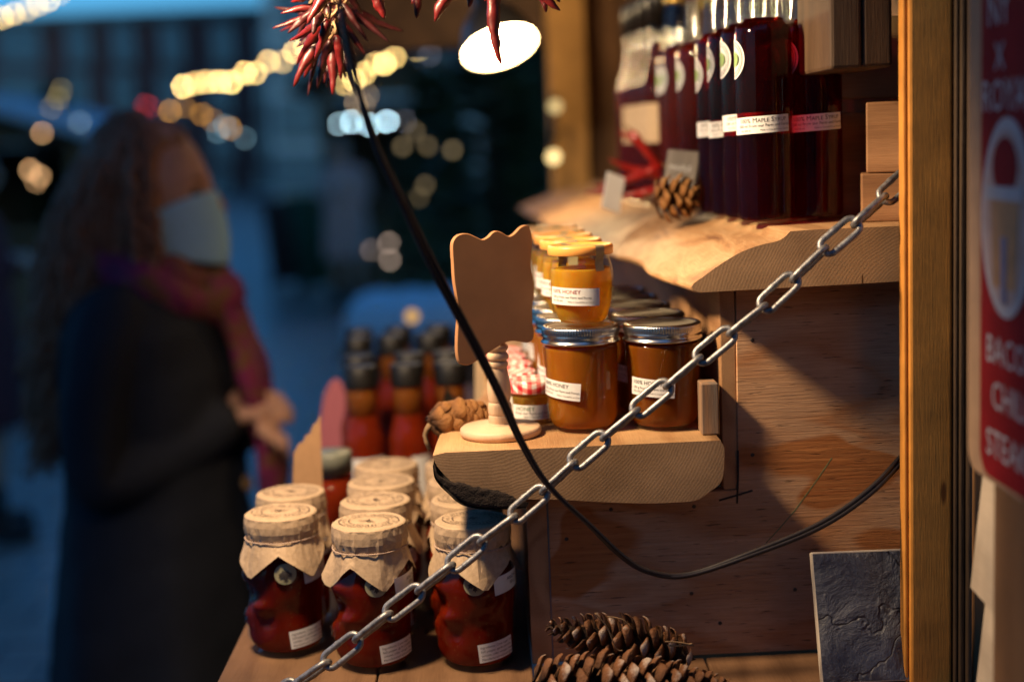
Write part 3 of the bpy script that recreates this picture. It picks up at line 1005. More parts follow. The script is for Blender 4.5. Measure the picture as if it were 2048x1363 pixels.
# ---- skull shaped jars of pepper jam, paper tied over the lid; they face left (-x)
def skull(r, a, z):
    d = abs(math.atan2(sin(a-PI), cos(a-PI)))      # 0 at the face
    def g(x, c, s): return math.exp(-((x-c)/s)**2)
    dz = 0
    dz += .0042*g(z, .078, .010)*g(d, .35, .55)     # brow
    dz -= .0055*g(z, .0625, .0085)*g(d, .45, .28)     # eye sockets
    dz -= .0035*g(z, .052, .007)*g(d, 0, .16)       # nose hollow
    dz += .0040*g(z, .0505, .006)*g(d, .85, .30)     # cheek bone
    dz -= .0035*g(z, .037, .008)*g(d, 1.05, .28)     # hollow cheek
    dz += .0050*g(z, .034, .011)*g(d, 0, .55)        # teeth
    dz += .0011*g(z, .034, .009)*g(d, 0, .6)*sin(d*22)*1.3
    dz -= .0020*g(z, .034, .0013)*g(d, 0, .6)
    dz += .0035*g(z, .016, .007)*g(d, 0, .5)         # chin
    dz -= .0030*g(z, .045, .010)*g(d, 2.0, .6)       # behind the jaw
    dz += .0025*g(z, .075, .020)*g(d, 2.6, .8)       # back of the head
    return r+dz, z
LEAF = [(0, -.98), (.06, -.45), (.42, -.58), (.36, -.38), (.86, -.02), (.72, .08), (.80, .42), (.52, .34), (.44, .48), (.16, .20), (.30, .80), (.14, .70), (0, 1.0)]
LEAF = LEAF+[(-x, y) for x, y in LEAF[-2:0:-1]]
def make_jam(label, seed, stick=True, off_deg=None):
    rnd = random.Random(seed)
    t = thing('jam_jar', label, 'jam jar', group='skull jars of pepper jam under brown paper')
    gp = smoothprof([(0, .0012), (.026, .0008), (.0305, .0015), (.0330, .006), (.0342, .014), (.0348, .03), (.0355, .048), (.0362, .064), (.0362, .078), (.0345, .090), (.0318, .099), (.0300, .104), (.0298, .112)], 5)
    lathe(gp, 120, skull).build('glass', M['glass'], t)
    ip = smoothprof([(0, .006), (.0235, .0055), (.0295, .007), (.0318, .012), (.0328, .03), (.0335, .048), (.0342, .064), (.0342, .078), (.0326, .089), (.0300, .098), (.0285, .103)], 5)+[(0, .1035)]
    lathe(ip, 100, skull).build('jam', M['jam'], t)
    lathe([(.0305, .112), (.0325, .1115), (.0330, .113), (.0330, .130), (.0315, .1325), (0, .1327)], 40).build('lid', M['steel'], t)
    # square of brown paper folded over the lid, tied with twine: creased facets
    Rl, ztop, ztie, half = .0336, .1338, .1120, .066
    off = R_(off_deg) if off_deg is not None else rnd.uniform(0, PI/2)
    ph = [rnd.uniform(0, 6.28) for _ in range(4)]
    nth = 60
    angs = sorted([off+(k+rnd.uniform(-.32, .32))*2*PI/nth for k in range(nth)])
    pleat = []
    for k in range(nth):
        pleat.append(rnd.choice((-1, -.4, 0, .3, .6, 1.0)) if rnd.random() < .62 else 0)
    v, f = [], []
    tops, sides, skirt = (0, .45, .8, .955, 1.0), (.06, .30, .62, .86, 1.0), (.05, .30, .55, .80, 1.0)
    nr = len(tops)+len(sides)+len(skirt)
    for k, a in enumerate(angs):
        q4 = ((a-off)/(PI/4)) % 2
        corner = q4 if q4 <= 1 else 2-q4
        L = half*(1+.36*corner)
        pl_ = pleat[k]
        wav = mn.noise(Vector((cos(a)*1.6+seed, sin(a)*1.6, .7)))
        for t_ in tops:
            r = Rl*t_
            v.append((r*cos(a), r*sin(a), ztop-.0010*(t_ > .97)+.0007*mn.noise(Vector((r*cos(a)*60, r*sin(a)*60, seed)))*t_))
        for t_ in sides:
            r = Rl+.0014*math.sin(t_*PI)+pl_*.0015*t_+rnd.uniform(-.0003, .0003)-.0010*t_*t_
            v.append((r*cos(a), r*sin(a), ztop-.0016-(ztop-ztie-.0016)*t_+rnd.uniform(-.0002, .0002)*(t_ < 1)))
        for t_ in skirt:
            s_ = t_*(L-Rl-(ztop-ztie))
            flare = max(.12, .34+.34*wav-.10*corner)
            r = Rl-.0008+pl_*.0014*(1-t_)+s_*flare+.0012*t_+rnd.uniform(-.0002, .0002)
            v.append((r*cos(a), r*sin(a), ztie-.0006-s_*math.sqrt(max(.2, 1-flare*flare*.8))))
    for k in range(nth):
        k2 = (k+1) % nth
        for j in range(nr-1):
            q = (k*nr+j, k*nr+j+1, k2*nr+j+1, k2*nr+j)
            if j >= len(tops)-1:
                if (k+j) % 2: f += [(q[0], q[1], q[2]), (q[0], q[2], q[3])]
                else: f += [(q[0], q[1], q[3]), (q[1], q[2], q[3])]
            else:
                f.append(q)
    cov = MB().add(v, f, 0, False).build('paper_cover', M['kraft'], t)
    # tie
    tw = [((Rl+.0007+.0004*math.sin(5*a+ph[0]))*cos(a), (Rl+.0007+.0004*math.sin(5*a+ph[0]))*sin(a), ztie+.0003*sin(2*a+ph[1])) for a in [2*PI*k/90 for k in range(90)]]
    tube(tw, .00065, 6, closed=True).build('twine', M['twine'], t)
    # rubber stamp on top
    st = MB()
    for r, w in ((.0245, .0005), (.0165, .0004)):
        vv = []
        for k in range(72):
            a = 2*PI*k/72
            rr = r*(1+.12*cos(2*a+.5))
            vv += [((rr-w)*cos(a), (rr-w)*sin(a), ztop+.0010), ((rr+w)*cos(a), (rr+w)*sin(a), ztop+.0010)]
        fq = [(2*k, 2*k+1, (2*k+3) % 144, (2*k+2) % 144) for k in range(72) if rnd.random() < .85]
        st.add(vv, fq, 0, False)
    for k in range(40):
        a = 2*PI*k/40
        if rnd.random() < .15: continue
        rr = .0205*(1+.12*cos(2*a+.5))
        d, s = Vector((cos(a), sin(a), 0)), Vector((-sin(a), cos(a), 0))
        for q in range(2):
            c0 = d*(rr+rnd.uniform(-.001, .001))+s*rnd.uniform(-.0005, .0005)+Vector((0, 0, ztop+.0010))
            hw, hh = rnd.uniform(.0002, .0006), rnd.uniform(.0006, .0016)
            st.add([c0-s*hw-d*hh, c0+s*hw-d*hh, c0+s*hw+d*hh, c0-s*hw+d*hh], [(0, 1, 2, 3)], 0, False)
    for k in range(9):
        a = rnd.uniform(0, 6.28); rr = rnd.uniform(0, .010)
        c0 = Vector((rr*cos(a), rr*sin(a)*.6, ztop+.0010))
        b = rnd.uniform(0, 6.28); l = rnd.uniform(.002, .005)
        d, s = Vector((cos(b), sin(b), 0))*l, Vector((-sin(b), cos(b), 0))*.0004
        st.add([c0-d-s, c0+d-s, c0+d+s, c0-d+s], [(0, 1, 2, 3)], 0, False)
    st.build('stamp', M['ink_brown'], cov)
    # maple leaf sticker and two paper labels facing the camera
    if stick:
        rs = .0372
        a0, z0 = R_(-84), .0835
        rad = .0098
        disc = [(rad*cos(2*PI*k/36), rad*sin(2*PI*k/36)) for k in range(36)]
        def rr_at(w): return .0352-max(0, w)*.16
        sk = MB().add([wrap(rr_at(w), a0, z0, u, w, .0016) for u, w in disc]+[wrap(rr_at(0), a0, z0, 0, 0, .0017)], [(k, (k+1) % 36, 36) for k in range(36)], 0, True).build('sticker', M['sticker'], t)
        n = len(LEAF)
        lv = [wrap(rr_at(-y*.0068), a0, z0, x*.0072, -y*.0068, .0022) for x, y in LEAF]+[wrap(rr_at(0), a0, z0, 0, 0, .0023)]
        MB().add(lv, [(k, n, (k+1) % n) for k in range(n)], 0, False).build('maple_leaf', M['ink'], sk)
        label_on(t, .0372, R_(-56), .0715, .036, .0165, [([('ANCHO', .0046)], .0150, .0100, 'ink'), ([('250 g', .0036)], .0190, .0055, 'ink')], R_(5))
        L4 = ('Ingredients: Cane sugar, red', 'bell pepper, garlic powder, red', 'tomato, cider vinegar, water', 'Manufactured without gluten')
        label_on(t, .0352, R_(-82), .0110, .036, .0170, [([(s, .0030)], .0025, .0128-.0037*i, 'ink') for i, s in enumerate(L4)], R_(5))
    return t
cols = (((-.2075, 1.3085), 2, 'left', -.001), ((-.1205, 1.259), 4, 'middle', .0), ((-.0265, 1.2505), 4, 'right', -.006))
k = 0
for (x, y), n, nm_, dx in cols:
    for i in range(n):
        lab = 'skull shaped jar of red pepper jam under tied brown paper, %s in the %s column' % (NUM[i], nm_)
        if i == 0:
            o = make_jam(lab, 11+k, True, {'left': -92, 'middle': -118, 'right': -116}[nm_])
        else:
            o = make_jam(lab, 40+k*7, i == 1)
        o.location = (x+dx*i, y+.0775*i, ZC)
        o.rotation_euler = (0, 0, R_((4, -7, 5, -3, 8, 2, -5, 6, -9, 3, 4)[k]))
        k += 1

# ================================================================== SYRUP BOTTLES
def make_bottle(mat, label, lab=True, group='tall bottles of maple syrup'):
    t = thing('syrup_bottle', label, 'syrup bottle', group=group)
    gp = smoothprof([(0, .002), (.018, .0012), (.0228, .0005), (.0250, .0025), (.0258, .007), (.0258, .05), (.0258, .168)], 3)
    gp += smoothprof([(.0258, .169), (.0252, .1745), (.0232, .1785), (.0195, .1815), (.0182, .186), (.0172, .196), (.0158, .214), (.0140, .234), (.0134, .240), (.0134, .262)], 4)[1:]
    lathe(gp, 72).build('glass', M['glass'], t)
    ip = smoothprof([(0, .0065), (.017, .0055), (.0218, .0050), (.0240, .0075), (.0246, .012), (.0246, .05), (.0246, .168)], 3)
    ip += smoothprof([(.0246, .1685), (.0240, .1735), (.0218, .1772), (.0185, .1800), (.0172, .1835)], 3)[1:]+[(0, .1832)]
    lathe(ip, 64).build('syrup', mat, t)
    lathe([(.0142, .240), (.0150, .239), (.0152, .240), (.0152, .268), (.0142, .270), (0, .270)], 40).build('cap', M['gold_cap'], t)
    # round paper seal on the shoulder, seen edge on at the left
    a0, z0, rad = R_(-180), .1485, .0175
    disc = [(rad*cos(2*PI*k/40), rad*sin(2*PI*k/40)) for k in range(40)]
    q = MB().add([wrap(.0258, a0, z0, u, w, .0004) for u, w in disc]+[wrap(.0258, a0, z0, 0, 0, .0004)], [(k, (k+1) % 40, 40) for k in range(40)]).build('round_seal', M['paper'], t)
    g = MB()
    for r in (.0150, .0125):
        vv = []
        for k in range(60):
            a = 2*PI*k/60
            vv += [wrap(.0258, a0, z0, (r-.0003)*cos(a), (r-.0003)*sin(a), .0006), wrap(.0258, a0, z0, (r+.0003)*cos(a), (r+.0003)*sin(a), .0006)]
        g.add(vv, [(2*k, 2*k+1, (2*k+3) % 120, (2*k+2) % 120) for k in range(60)], 0, False)
    g.build('seal_ring', M['ink'], q)
    lv = [wrap(.0258, a0, z0, x*.0085, y*.0085, .0006) for x, y in ellipse(0, 0, 1, .8, 20)]+[wrap(.0258, a0, z0, 0, 0, .0006)]
    MB().add(lv, [(k, (k+1) % 20, 20) for k in range(20)], 0, False).build('seal_emblem', M['seal_green'], q)
    if lab:
        label_on(t, .0258, R_(-176), .0812, .0580, .0150,
                 [([('100% ', .0056), ('M', .0060), ('APLE ', .0048), ('S', .0060), ('YRUP', .0048)], .0105, .0096, 'ink'),
                  ([('500 ml From our Farm and Forest', .0036)], .0085, .0056, 'ink'),
                  ([('Net 500 ml', .0022)], .0110, .0020, 'ink'), ([('Made in Canada/Fait au Canada', .0021)], .0300, .0020, 'ink')], R_(2.4))
    return t
M['gold_cap'] = plain('gold_cap', (.62, .38, .06), .3, .1, 60, .02, Metallic=.6)
M['seal_green'] = plain('seal_green', (.30, .44, .16), .7, .1, 60, 0)
b0 = make_bottle(M['syrup'], 'tall dark maple syrup bottle nearest the camera, in front of its row')
b0.location = (.2535, 1.296, ZU)
spots = [(.2500, 1.351, 3, 'second'), (.2462, 1.406, -6, 'third'), (.2428, 1.461, -4, 'fourth')]
for x, y, rz, nm_ in spots:
    q = dup(b0, (x, y, ZU), R_(rz), 'tall dark maple syrup bottle, %s from the front in the outer row' % nm_)
    for ch_ in q.children:
        if ch_.name.startswith('label'):
            ch_.location = (0, 0, {'second': .0035, 'third': -.0020, 'fourth': -.0010}[nm_])
        if ch_.name.startswith('round'):
            ch_.location = (0, 0, {'second': .003, 'third': .002, 'fourth': -.006}[nm_])
for i, (x, y, rz) in enumerate(((.3045, 1.320, 6), (.3035, 1.376, -5), (.301, 1.432, 4), (.299, 1.488, -8), (.297, 1.544, 2))):
    dup(b0, (x, y, ZU), R_(rz), 'tall dark maple syrup bottle, %s from the front in the inner row by the offcuts' % NUM[i])
r0 = make_bottle(M['syrup_red'], 'redder maple syrup bottle behind the grey wooden plaque, nearest of the red ones', False)
r0.location = (.2420, 1.600, ZU)
for i, (x, y, rz) in enumerate(((.2345, 1.668, -8), (.2360, 1.735, 6), (.297, 1.625, 4), (.293, 1.69, -4), (.290, 1.755, 3), (.292, 1.820, 0))):
    dup(r0, (x, y, ZU), R_(rz), 'redder maple syrup bottle, %s of six behind the one nearest the plaque' % ('first', 'second', 'third', 'fourth', 'fifth', 'last')[i])
# small blurred bottles with beige labels at the far end of the upper shelf
def make_small(label):
    t = thing('vinegar_bottle', label, 'bottle', group='small bottles with beige labels on the upper shelf')
    k_ = 1.5
    zz = lambda P: [(r, z*k_) for r, z in P]
    lathe(smoothprof(zz([(0, .001), (.0225, .0005), (.0250, .004), (.0252, .09), (.0240, .102), (.0150, .120), (.0120, .134), (.0118, .160)]), 3), 40).build('glass', M['glass'], t)
    lathe(smoothprof(zz([(0, .004), (.0215, .004), (.0238, .008), (.0240, .09), (.0228, .100), (.0138, .118), (.0110, .136)]), 3)+[(0, .136*k_)], 40).build('syrup', M['syrup_red'], t)
    lathe(zz([(.0125, .150), (.0135, .149), (.0137, .175), (.0125, .178), (0, .178)]), 28).build('cap', M['black_plastic'], t)
    v, f = [], []
    for j in range(2):
        for i in range(31):
            v.append(wrap(.0252, R_(-190), .075, .10*i/30, .050*j, .0004))
    f = [(i, i+1, i+32, i+31) for i in range(30)]
    MB().add(v, f).build('label', M['pale_card'], t)
    return t
s0 = make_small('small black capped bottle with beige label left of the grey plaque, nearest of its row')
s0.location = (at(1322, 300, 1.862).x, 1.862, ZU)
for i, (x, y) in enumerate([(at(px, 300, Y).x, Y) for px, Y in ((1302, 1.93), (1284, 2.0), (1358, 1.91), (1338, 1.975), (1270, 2.07))]):
    dup(s0, (x, y, ZU), .3*i, 'small black capped bottle with beige label, %s behind the nearest on the upper shelf' % ('first', 'second', 'third', 'fourth', 'last')[i])

# grey weathered plaque leaning there
pq = thing('wooden_plaque', 'weathered grey wooden plaque with chalky writing leaning against the syrup bottles', 'sign', (at(1350, 390, 1.53).x, 1.53, ZU), R_(-22))
box(.0350, .007, .070, .0012, (0, 0, .033)).build('board', M['grey_plank'], pq)
for i, s_ in enumerate(('MAPLE', 'SYRUP', '500 ml')):
    V, Fc, w = text_line([(s_, .0085)])
    MB().add([(p[0]-w/2, -.0040, .046-.014*i+p[1]) for p in V], Fc, 0, False).build('lettering', M['paper'], pq)
pq.rotation_euler = (R_(-10), R_(7), R_(-24))
# pale cards lying at the front of the far slab
for i, (px, py, Y, w, h, mt, lab) in enumerate(((1222, 462, 1.66, .024, .046, 'pale_card', 'small tilted price card on the live edge of the upper shelf'),)):
    p = at(px, py, Y)
    o = tag(box(w, .0025, h, .0004, (0, 0, h/2)).build('price_card', M['pale_blue'] if 'pale_blue' in M else M['paper'], None, (p.x, p.y, ZU)), lab, 'card')
    o.rotation_euler = (R_(-20), R_(22), R_(20))

# ================================================================== SAUCE BOTTLES behind the jam
def make_sauce(label):
    t = thing('sauce_bottle', label, 'sauce bottle', group='black capped bottles of hot sauce')
    gp = smoothprof([(0, .001), (.024, .0005), (.0268, .004), (.0270, .09), (.0262, .112), (.0215, .128), (.0185, .140), (.0180, .160), (.0172, .178)], 3)
    lathe(gp, 48).build('glass', M['glass'], t)
    ip = smoothprof([(0, .004), (.0235, .004), (.0258, .008), (.0260, .09), (.0252, .111), (.0206, .127), (.0176, .1395)], 3)+[(0, .1395)]
    lathe(ip, 40).build('sauce', M['sauce'], t)
    lathe([(0, .1398), (.0174, .1398), (.0170, .160), (.0162, .176), (0, .176)], 32).build('neck_film', M['amber_neck'], t)
    def knurl(r, a, z): return r+(.0003*cos(a*40) if r > .018 else 0), z
    lathe([(.0178, .1755), (.0195, .1750), (.0197, .1765), (.0195, .201), (.0185, .2025), (.0172, .2022), (0, .2020)], 120, knurl).build('cap', M['black_plastic'], t)
    label_on(t, .0272, R_(-120), .030, .045, .060, [], 0)
    return t
sc0 = make_sauce('black capped hot sauce bottle, front of the left column behind the jam')
first = True
cn = ('left', 'middle', 'right')
rows = ((1.745, (720, 812, 900)), (1.835, (716, 820, 896)), (2.02, (718, 785, 862)), (2.11, (722, 800, 880)))
for ri, (Y, pxs) in enumerate(rows):
    for ci, px in enumerate(pxs):
        p = at(px, 735, Y)
        lab = 'black capped hot sauce bottle, %s of the %s column behind the jam jars' % (('front', 'second', 'third', 'fourth')[ri], cn[ci])
        if first:
            sc0.location = (p.x, Y, ZC)
            sc0['label'] = lab
            first = False
        else:
            dup(sc0, (p.x, Y, ZC), R_(37*ci+61*ri), lab)
# little sauce jar with grey lid, kraft cards and pink card beside them
jt = thing('sauce_jar', 'small jar of orange sauce with grey green lid beside the black capped bottles', 'sauce jar', (at(664, 930, 1.60).x, 1.60, ZC))
lathe(smoothprof([(0, .001), (.020, .0005), (.023, .004), (.023, .10), (.021, .108), (.021, .118)], 3), 40).build('glass', M['glass'], jt)
lathe(smoothprof([(0, .004), (.019, .004), (.0215, .007), (.0215, .096)], 3)+[(0, .096)], 40).build('sauce', M['sauce'], jt)
lathe([(.0215, .104), (.0235, .103), (.0236, .125), (.0225, .127), (0, .1268)], 40).build('lid', M['grey_lid'], jt)
def card(name, pts, Y, mat, label, cat, rz=0, th=.002):
    q = [at(px, py, Y) for px, py in pts]
    cx = sum(p.x for p in q)/len(q)
    z0 = min(p.z for p in q)
    o = prism([(p.x-cx, p.z-z0) for p in q], 0, th).build(name, M[mat], None, (cx, Y, z0))
    o.rotation_euler = (0, 0, rz)
    return tag(o, label, cat)
card('kraft_card', [(584, 1010), (640, 1010), (646, 990), (640, 830), (633, 846), (626, 850), (620, 868), (612, 870), (606, 884), (598, 886), (588, 905)], 1.50, 'kraft_board', 'brown kraft card with stepped top edge standing left behind the jam jars', 'card', .1)
card('pink_card', [(636, 960), (690, 960), (692, 790), (684, 765), (672, 756), (660, 764), (648, 790), (638, 850)], 1.95, 'pink', 'pink card with rounded top standing behind the kraft card', 'card', R_(-8))
card('cream_card', [(948, 905), (1030, 905), (1030, 700), (1015, 690), (972, 694), (950, 715)], 1.62, 'pale_card', 'cream coloured card standing behind the turned wooden sign stand', 'card', R_(12))

# ================================================================== SIGN ON TURNED STAND
st = thing('card_stand', 'turned pale wood stand holding a wavy edged brown sign board seen from behind', 'sign', (.0030, 1.2640, ZL))
pf = [(0, .0002), (.0345, .0002), (.0362, .0012), (.0370, .0040), (.0366, .0070), (.0345, .0088), (.0240, .0098), (.0225, .0108), (.0110, .0112)]
pf += smoothprof([(.0105, .0112), (.0107, .0150), (.0104, .0185)], 3)+smoothprof([(.0098, .0190), (.0106, .0210), (.0107, .0270), (.0099, .0300)], 3)
pf += smoothprof([(.0092, .0305), (.0100, .0330), (.0108, .0400), (.0105, .0480), (.0090, .0560), (.0080, .0620)], 4)
pf += smoothprof([(.0090, .0630), (.0094, .0650), (.0090, .0672)], 3)+smoothprof([(.0072, .0680), (.0098, .0700), (.0100, .0730), (.0085, .0755)], 3)
pf += smoothprof([(.0075, .0762), (.0096, .0785), (.0098, .0810), (.0080, .0832)], 3)+smoothprof([(.0074, .0838), (.0092, .0860), (.0090, .0885), (.0060, .0900)], 3)+[(0, .0902)]
lathe(pf, 64).build('stand', M['beech'], st)
zo = [(200, 180), (203, 140), (220, 115), (245, 104), (275, 105), (308, 120), (338, 133), (365, 122), (385, 103), (405, 96), (428, 104), (460, 122), (485, 112), (512, 86), (535, 74), (553, 78), (563, 100), (570, 140), (566, 200), (560, 262),
      (571, 330), (575, 395), (566, 450), (565, 520), (571, 565), (562, 602), (540, 613), (505, 606), (470, 600), (430, 606), (395, 625), (350, 650), (300, 680), (262, 694), (235, 688), (220, 668), (214, 620), (217, 540), (224, 460), (216, 385), (206, 310), (203, 240)]
q = [at(820+x/2.271, 420+y/2.271, 1.2465) for x, y in zo]
ol = [(p.x-.0030, p.z-ZL) for p in q][::-1]
olc = smoothprof(ol+[ol[0]], 4)[:-1]
b = prism(olc, -.0025, .0025, inset=.0007).build('sign_board', M['mdf'], st, (0, -.0165, 0))
b.rotation_euler = (R_(-2), 0, R_(27))
b.scale = (1.11, 1, 1)

# ================================================================== PINE CONES
def pinecone(name, label, L, Rm, n, mat, openk=.5, seed=1, taper=1.0, stem=True, group='pine cones', sl=1.0, width=.5, fat=.10, pointed=False):
    "axis along +x from the stem end (x=0) to the tip (x=L)"
    rnd = random.Random(seed)
    t = thing(name, label, 'pine cone', group=group)
    mb = MB()
    core = [(0, 0)]+[(Rm*.38*math.sin(PI*min(1, .12+.88*k/12))**.7, L*k/12) for k in range(1, 12)]+[(0, L*.98)]
    cm = lathe(core, 10)
    mb.add([(z, x, y) for x, y, z in cm.v], cm.f, attr=0.0)
    ga = 2.39996
    for i in range(n):
        s = (i+.5)/n
        x = L*(.03+.93*s)
        env = (math.sin(PI*min(1, (.22+.74*s)))**.62)*(1-.25*s*taper)
        a = i*ga+rnd.uniform(-.12, .12)
        ln = Rm*env*(.95+.2*rnd.random())*sl
        wd = ln*width
        op = openk*(1-.55*s)+rnd.uniform(-.10, .10)
        d = Vector((0, cos(a), sin(a)))
        u = Vector((1, 0, 0))
        side = u.cross(d)
        dir0 = (u*cos(R_(25+60*op))+d*sin(R_(25+60*op))).normalized()
        nrm = side.cross(dir0).normalized()
        if nrm.dot(u) > 0: nrm = -nrm
        base = Vector((x, 0, 0))+d*Rm*env*.22
        V, A = [], []
        tone = rnd.uniform(.72, 1.12)
        prof = ((0, .25, .0), (.3, .62, .03), (.6, .95, .06), (.8, 1.0, .05), (.93, .72, -.02), (1.0, .22, -.10)) if not pointed else ((0, .22, .0), (.3, .60, .02), (.55, .98, .05), (.75, .86, .07), (.90, .48, .02), (1.0, .10, -.06))
        for q, w, c in prof:
            for k, kk in enumerate((-1, -.5, 0, .5, 1)):
                pt = base+dir0*ln*q+side*wd*w*kk*.9+nrm*ln*(c*1.2+.13*(kk*kk)*w*-.8)
                V.append(pt+nrm*(fat if 0 < k < 4 else fat*.3)*ln*(1-q*.4))
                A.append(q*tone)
        for q, w, c in prof:
            for k, kk in enumerate((-1, -.5, 0, .5, 1)):
                pt = base+dir0*ln*q+side*wd*w*kk*.9+nrm*ln*(c*1.2+.13*(kk*kk)*w*-.8)
                V.append(pt-nrm*.05*ln)
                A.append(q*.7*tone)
        ff = []
        m = len(prof)
        for r in range(m-1):
            for k in range(4):
                o = r*5+k
                ff.append((o, o+1, o+6, o+5))
                o2 = 30+o
                ff.append((o2, o2+5, o2+6, o2+1))
            for k in (0, 4):
                o = r*5+k
                ff.append((o, o+5, o+35, o+30) if k == 0 else (o, o+30, o+35, o+5))
        ff.append((25, 26, 27, 28, 29, 59, 58, 57, 56, 55))
        mb.add(V, ff, 0, True, attr=A)
    mb.build('scales', mat, t, useattr=True)
    if stem:
        pts = [(.004, .0, -.004), (.001, .001, -.009), (-.001, .001, -.014), (.000, 0, -.020), (.003, -.001, -.028)]
        tube(pts, [.0030, .0026, .0022, .0021, .0023], 7).build('stem', M['stalk'], t)
    return t
c = pinecone('pine_cone', 'golden closed pine cone lying at the left end of the lower slab', .064, .0205, 52, M['cone_gold'], .30, 3, .5, sl=1.0, width=.62, fat=.22)
c.location = tuple(at(852, 840, 1.298))
c.rotation_euler = (0, R_(2), R_(14))
c = pinecone('pine_cone', 'long open brown pine cone leaning against the plywood, upper one of the pair', .135, .0240, 74, M['cone_brown'], .78, 5, .9, False, sl=1.08, width=.44, fat=.02, pointed=True)
c.location = tuple(at(1392, 1318, 1.175))
c.rotation_euler = (.3, R_(-15), R_(178))
c = pinecone('pine_cone', 'long open brown pine cone with pale resin tips lying lowest at the bottom edge', .175, .0265, 100, M['cone_brown'], .80, 8, .8, False, sl=1.08, width=.44, fat=.02, pointed=True)
c.location = tuple(at(1050, 1372, 1.125))
c.rotation_euler = (1.0, R_(2), R_(-3))
c = pinecone('pine_cone', 'small open pine cone on the upper shelf beside the syrup bottles', .052, .024, 44, M['cone_gold'], .80, 13, .8, False, width=.44, fat=.03, pointed=True)
c.location = (.1690, 1.487, ZU+.017)
c.rotation_euler = (.2, R_(-6), R_(-6))
# loose pine needles / twigs on the cones
for i, pts in enumerate((((1190, 1225), (1215, 1255), (1232, 1295), (1245, 1300)), ((1215, 1232), (1245, 1238), (1262, 1255)), ((1330, 1282), (1360, 1284), (1388, 1290)), ((1335, 1290), (1362, 1290), (1385, 1286)))):
    q = [at(px, py, 1.140) for px, py in pts]
    m = [tuple(p) for p in q]
    tube(smoothprof(m, 5), .0006 if i < 2 else .0008, 5).build('pine_needle', M['stalk'])
    o = bpy.data.objects[-1] if False else [k for k in bpy.data.objects if k.name.startswith('pine_needle')][-1]
    tag(o, ('dry pine needle curving down over the upper cone', 'short dry needle arching over the top of the upper cone', 'straw coloured needle poking out from the tip of the upper cone', 'second straw coloured needle crossing the first at the cone tip')[i], 'needle', 'dry pine needles')

# ================================================================== CHAIN
def link_mesh():
    L, Wd, r = .0440, .0198, .00275
    pts = []
    R0 = (Wd-2*r)/2
    h = (L-2*r)/2-R0
    for k in range(11):
        a = -PI/2+PI*k/10
        pts.append((h+R0*cos(a), R0*sin(a), 0))
    pts += [(h*.34, R0, 0), (0, R0*1.0, 0), (-h*.34, R0, 0)]
    for k in range(11):
        a = PI/2+PI*k/10
        pts.append((-h+R0*cos(a), R0*sin(a), 0))
    pts += [(-h*.34, -R0, 0), (-h*.05, -R0, 0), (h*.05, -R0, 0), (h*.34, -R0, 0)]
    rad = [r]*len(pts)
    rad[-3] = rad[-2] = r*1.13          # weld
    return tube(pts, rad, 10, closed=True).mesh('link', M['zinc'])
def arc_points(pts, step):
    out_, acc = [pts[0]], 0
    for a, b in zip(pts, pts[1:]):
        d = (b-a).length
        while acc+d >= step:
            t = (step-acc)/d
            a = a+(b-a)*t
            out_.append(a)
            d = (b-a).length
            acc = 0
        acc += d
    return out_
cp = [(1868, 300, 1.205), (1800, 368, 1.187), (1750, 412, 1.174), (1700, 455, 1.166), (1625, 520, 1.163), (1545, 598, 1.163), (1430, 690, 1.164), (1335, 770, 1.165), (1250, 840, 1.165), (1165, 910, 1.166), (1095, 975, 1.166), (1025, 1035, 1.167), (945, 1095, 1.168), (885, 1145, 1.168), (815, 1198, 1.168), (740, 1256, 1.168), (680, 1305, 1.168), (615, 1352, 1.168), (540, 1404, 1.168), (450, 1460, 1.168)]
cpts = [Vector(p) for p in smoothprof([tuple(at(*p)) for p in cp], 12)]
ch = thing('chain', 'galvanised steel chain of welded links slung slantwise in front of the shelves', 'chain', tuple(cpts[0]))
lm = link_mesh()
sp_ = arc_points(cpts, .0341)
for i, (a, b) in enumerate(zip(sp_, sp_[1:])):
    o = link('link', lm, ch)
    t = (b-a).normalized()
    s = Vector((0, -1, 0)).cross(t).normalized()
    nn = t.cross(s)
    roll = R_(28 if i % 2 else 112)+random.uniform(-.10, .10)
    y = s*cos(roll)+nn*sin(roll)
    z = t.cross(y)
    c = (a+b)/2-cpts[0]
    o.matrix_local = Matrix(((t.x, y.x, z.x, c.x), (t.y, y.y, z.y, c.y), (t.z, y.z, z.z, c.z), (0, 0, 0, 1)))

# ================================================================== CABLE
cb = [(640, -420, 1.02), (655, -200, 1.0), (670, -60, .985), (682, 10, .985), (700, 110, .99), (722, 200, 1.0), (758, 305, 1.01), (806, 405, 1.03), (850, 500, 1.05), (902, 600, 1.07), (950, 690, 1.09), (998, 785, 1.11), (1042, 882, 1.13), (1095, 968, 1.14), (1180, 1050, 1.145), (1245, 1112, 1.15), (1300, 1143, 1.15), (1375, 1149, 1.15), (1500, 1108, 1.15), (1640, 1050, 1.155), (1740, 982, 1.165), (1812, 908, 1.180), (1850, 870, 1.19)]
path = smoothprof([tuple(at(*p)) for p in cb], 8)
cab = thing('power_cable', 'dark twin power cable drooping from the chilies across the shelves to the post', 'cable', path[0])
P0 = Vector(path[0])
for k in (0, 1):
    q = []
    for i, p in enumerate(path):
        tw = .6+1.3*math.sin(i*.045)
        q.append(Vector(p)-P0+Vector((cos(tw), .4*sin(tw), sin(tw)))*.0019*(1 if k else -1))
    tube(q, .0022, 8).build('wire', M['cable'], cab)

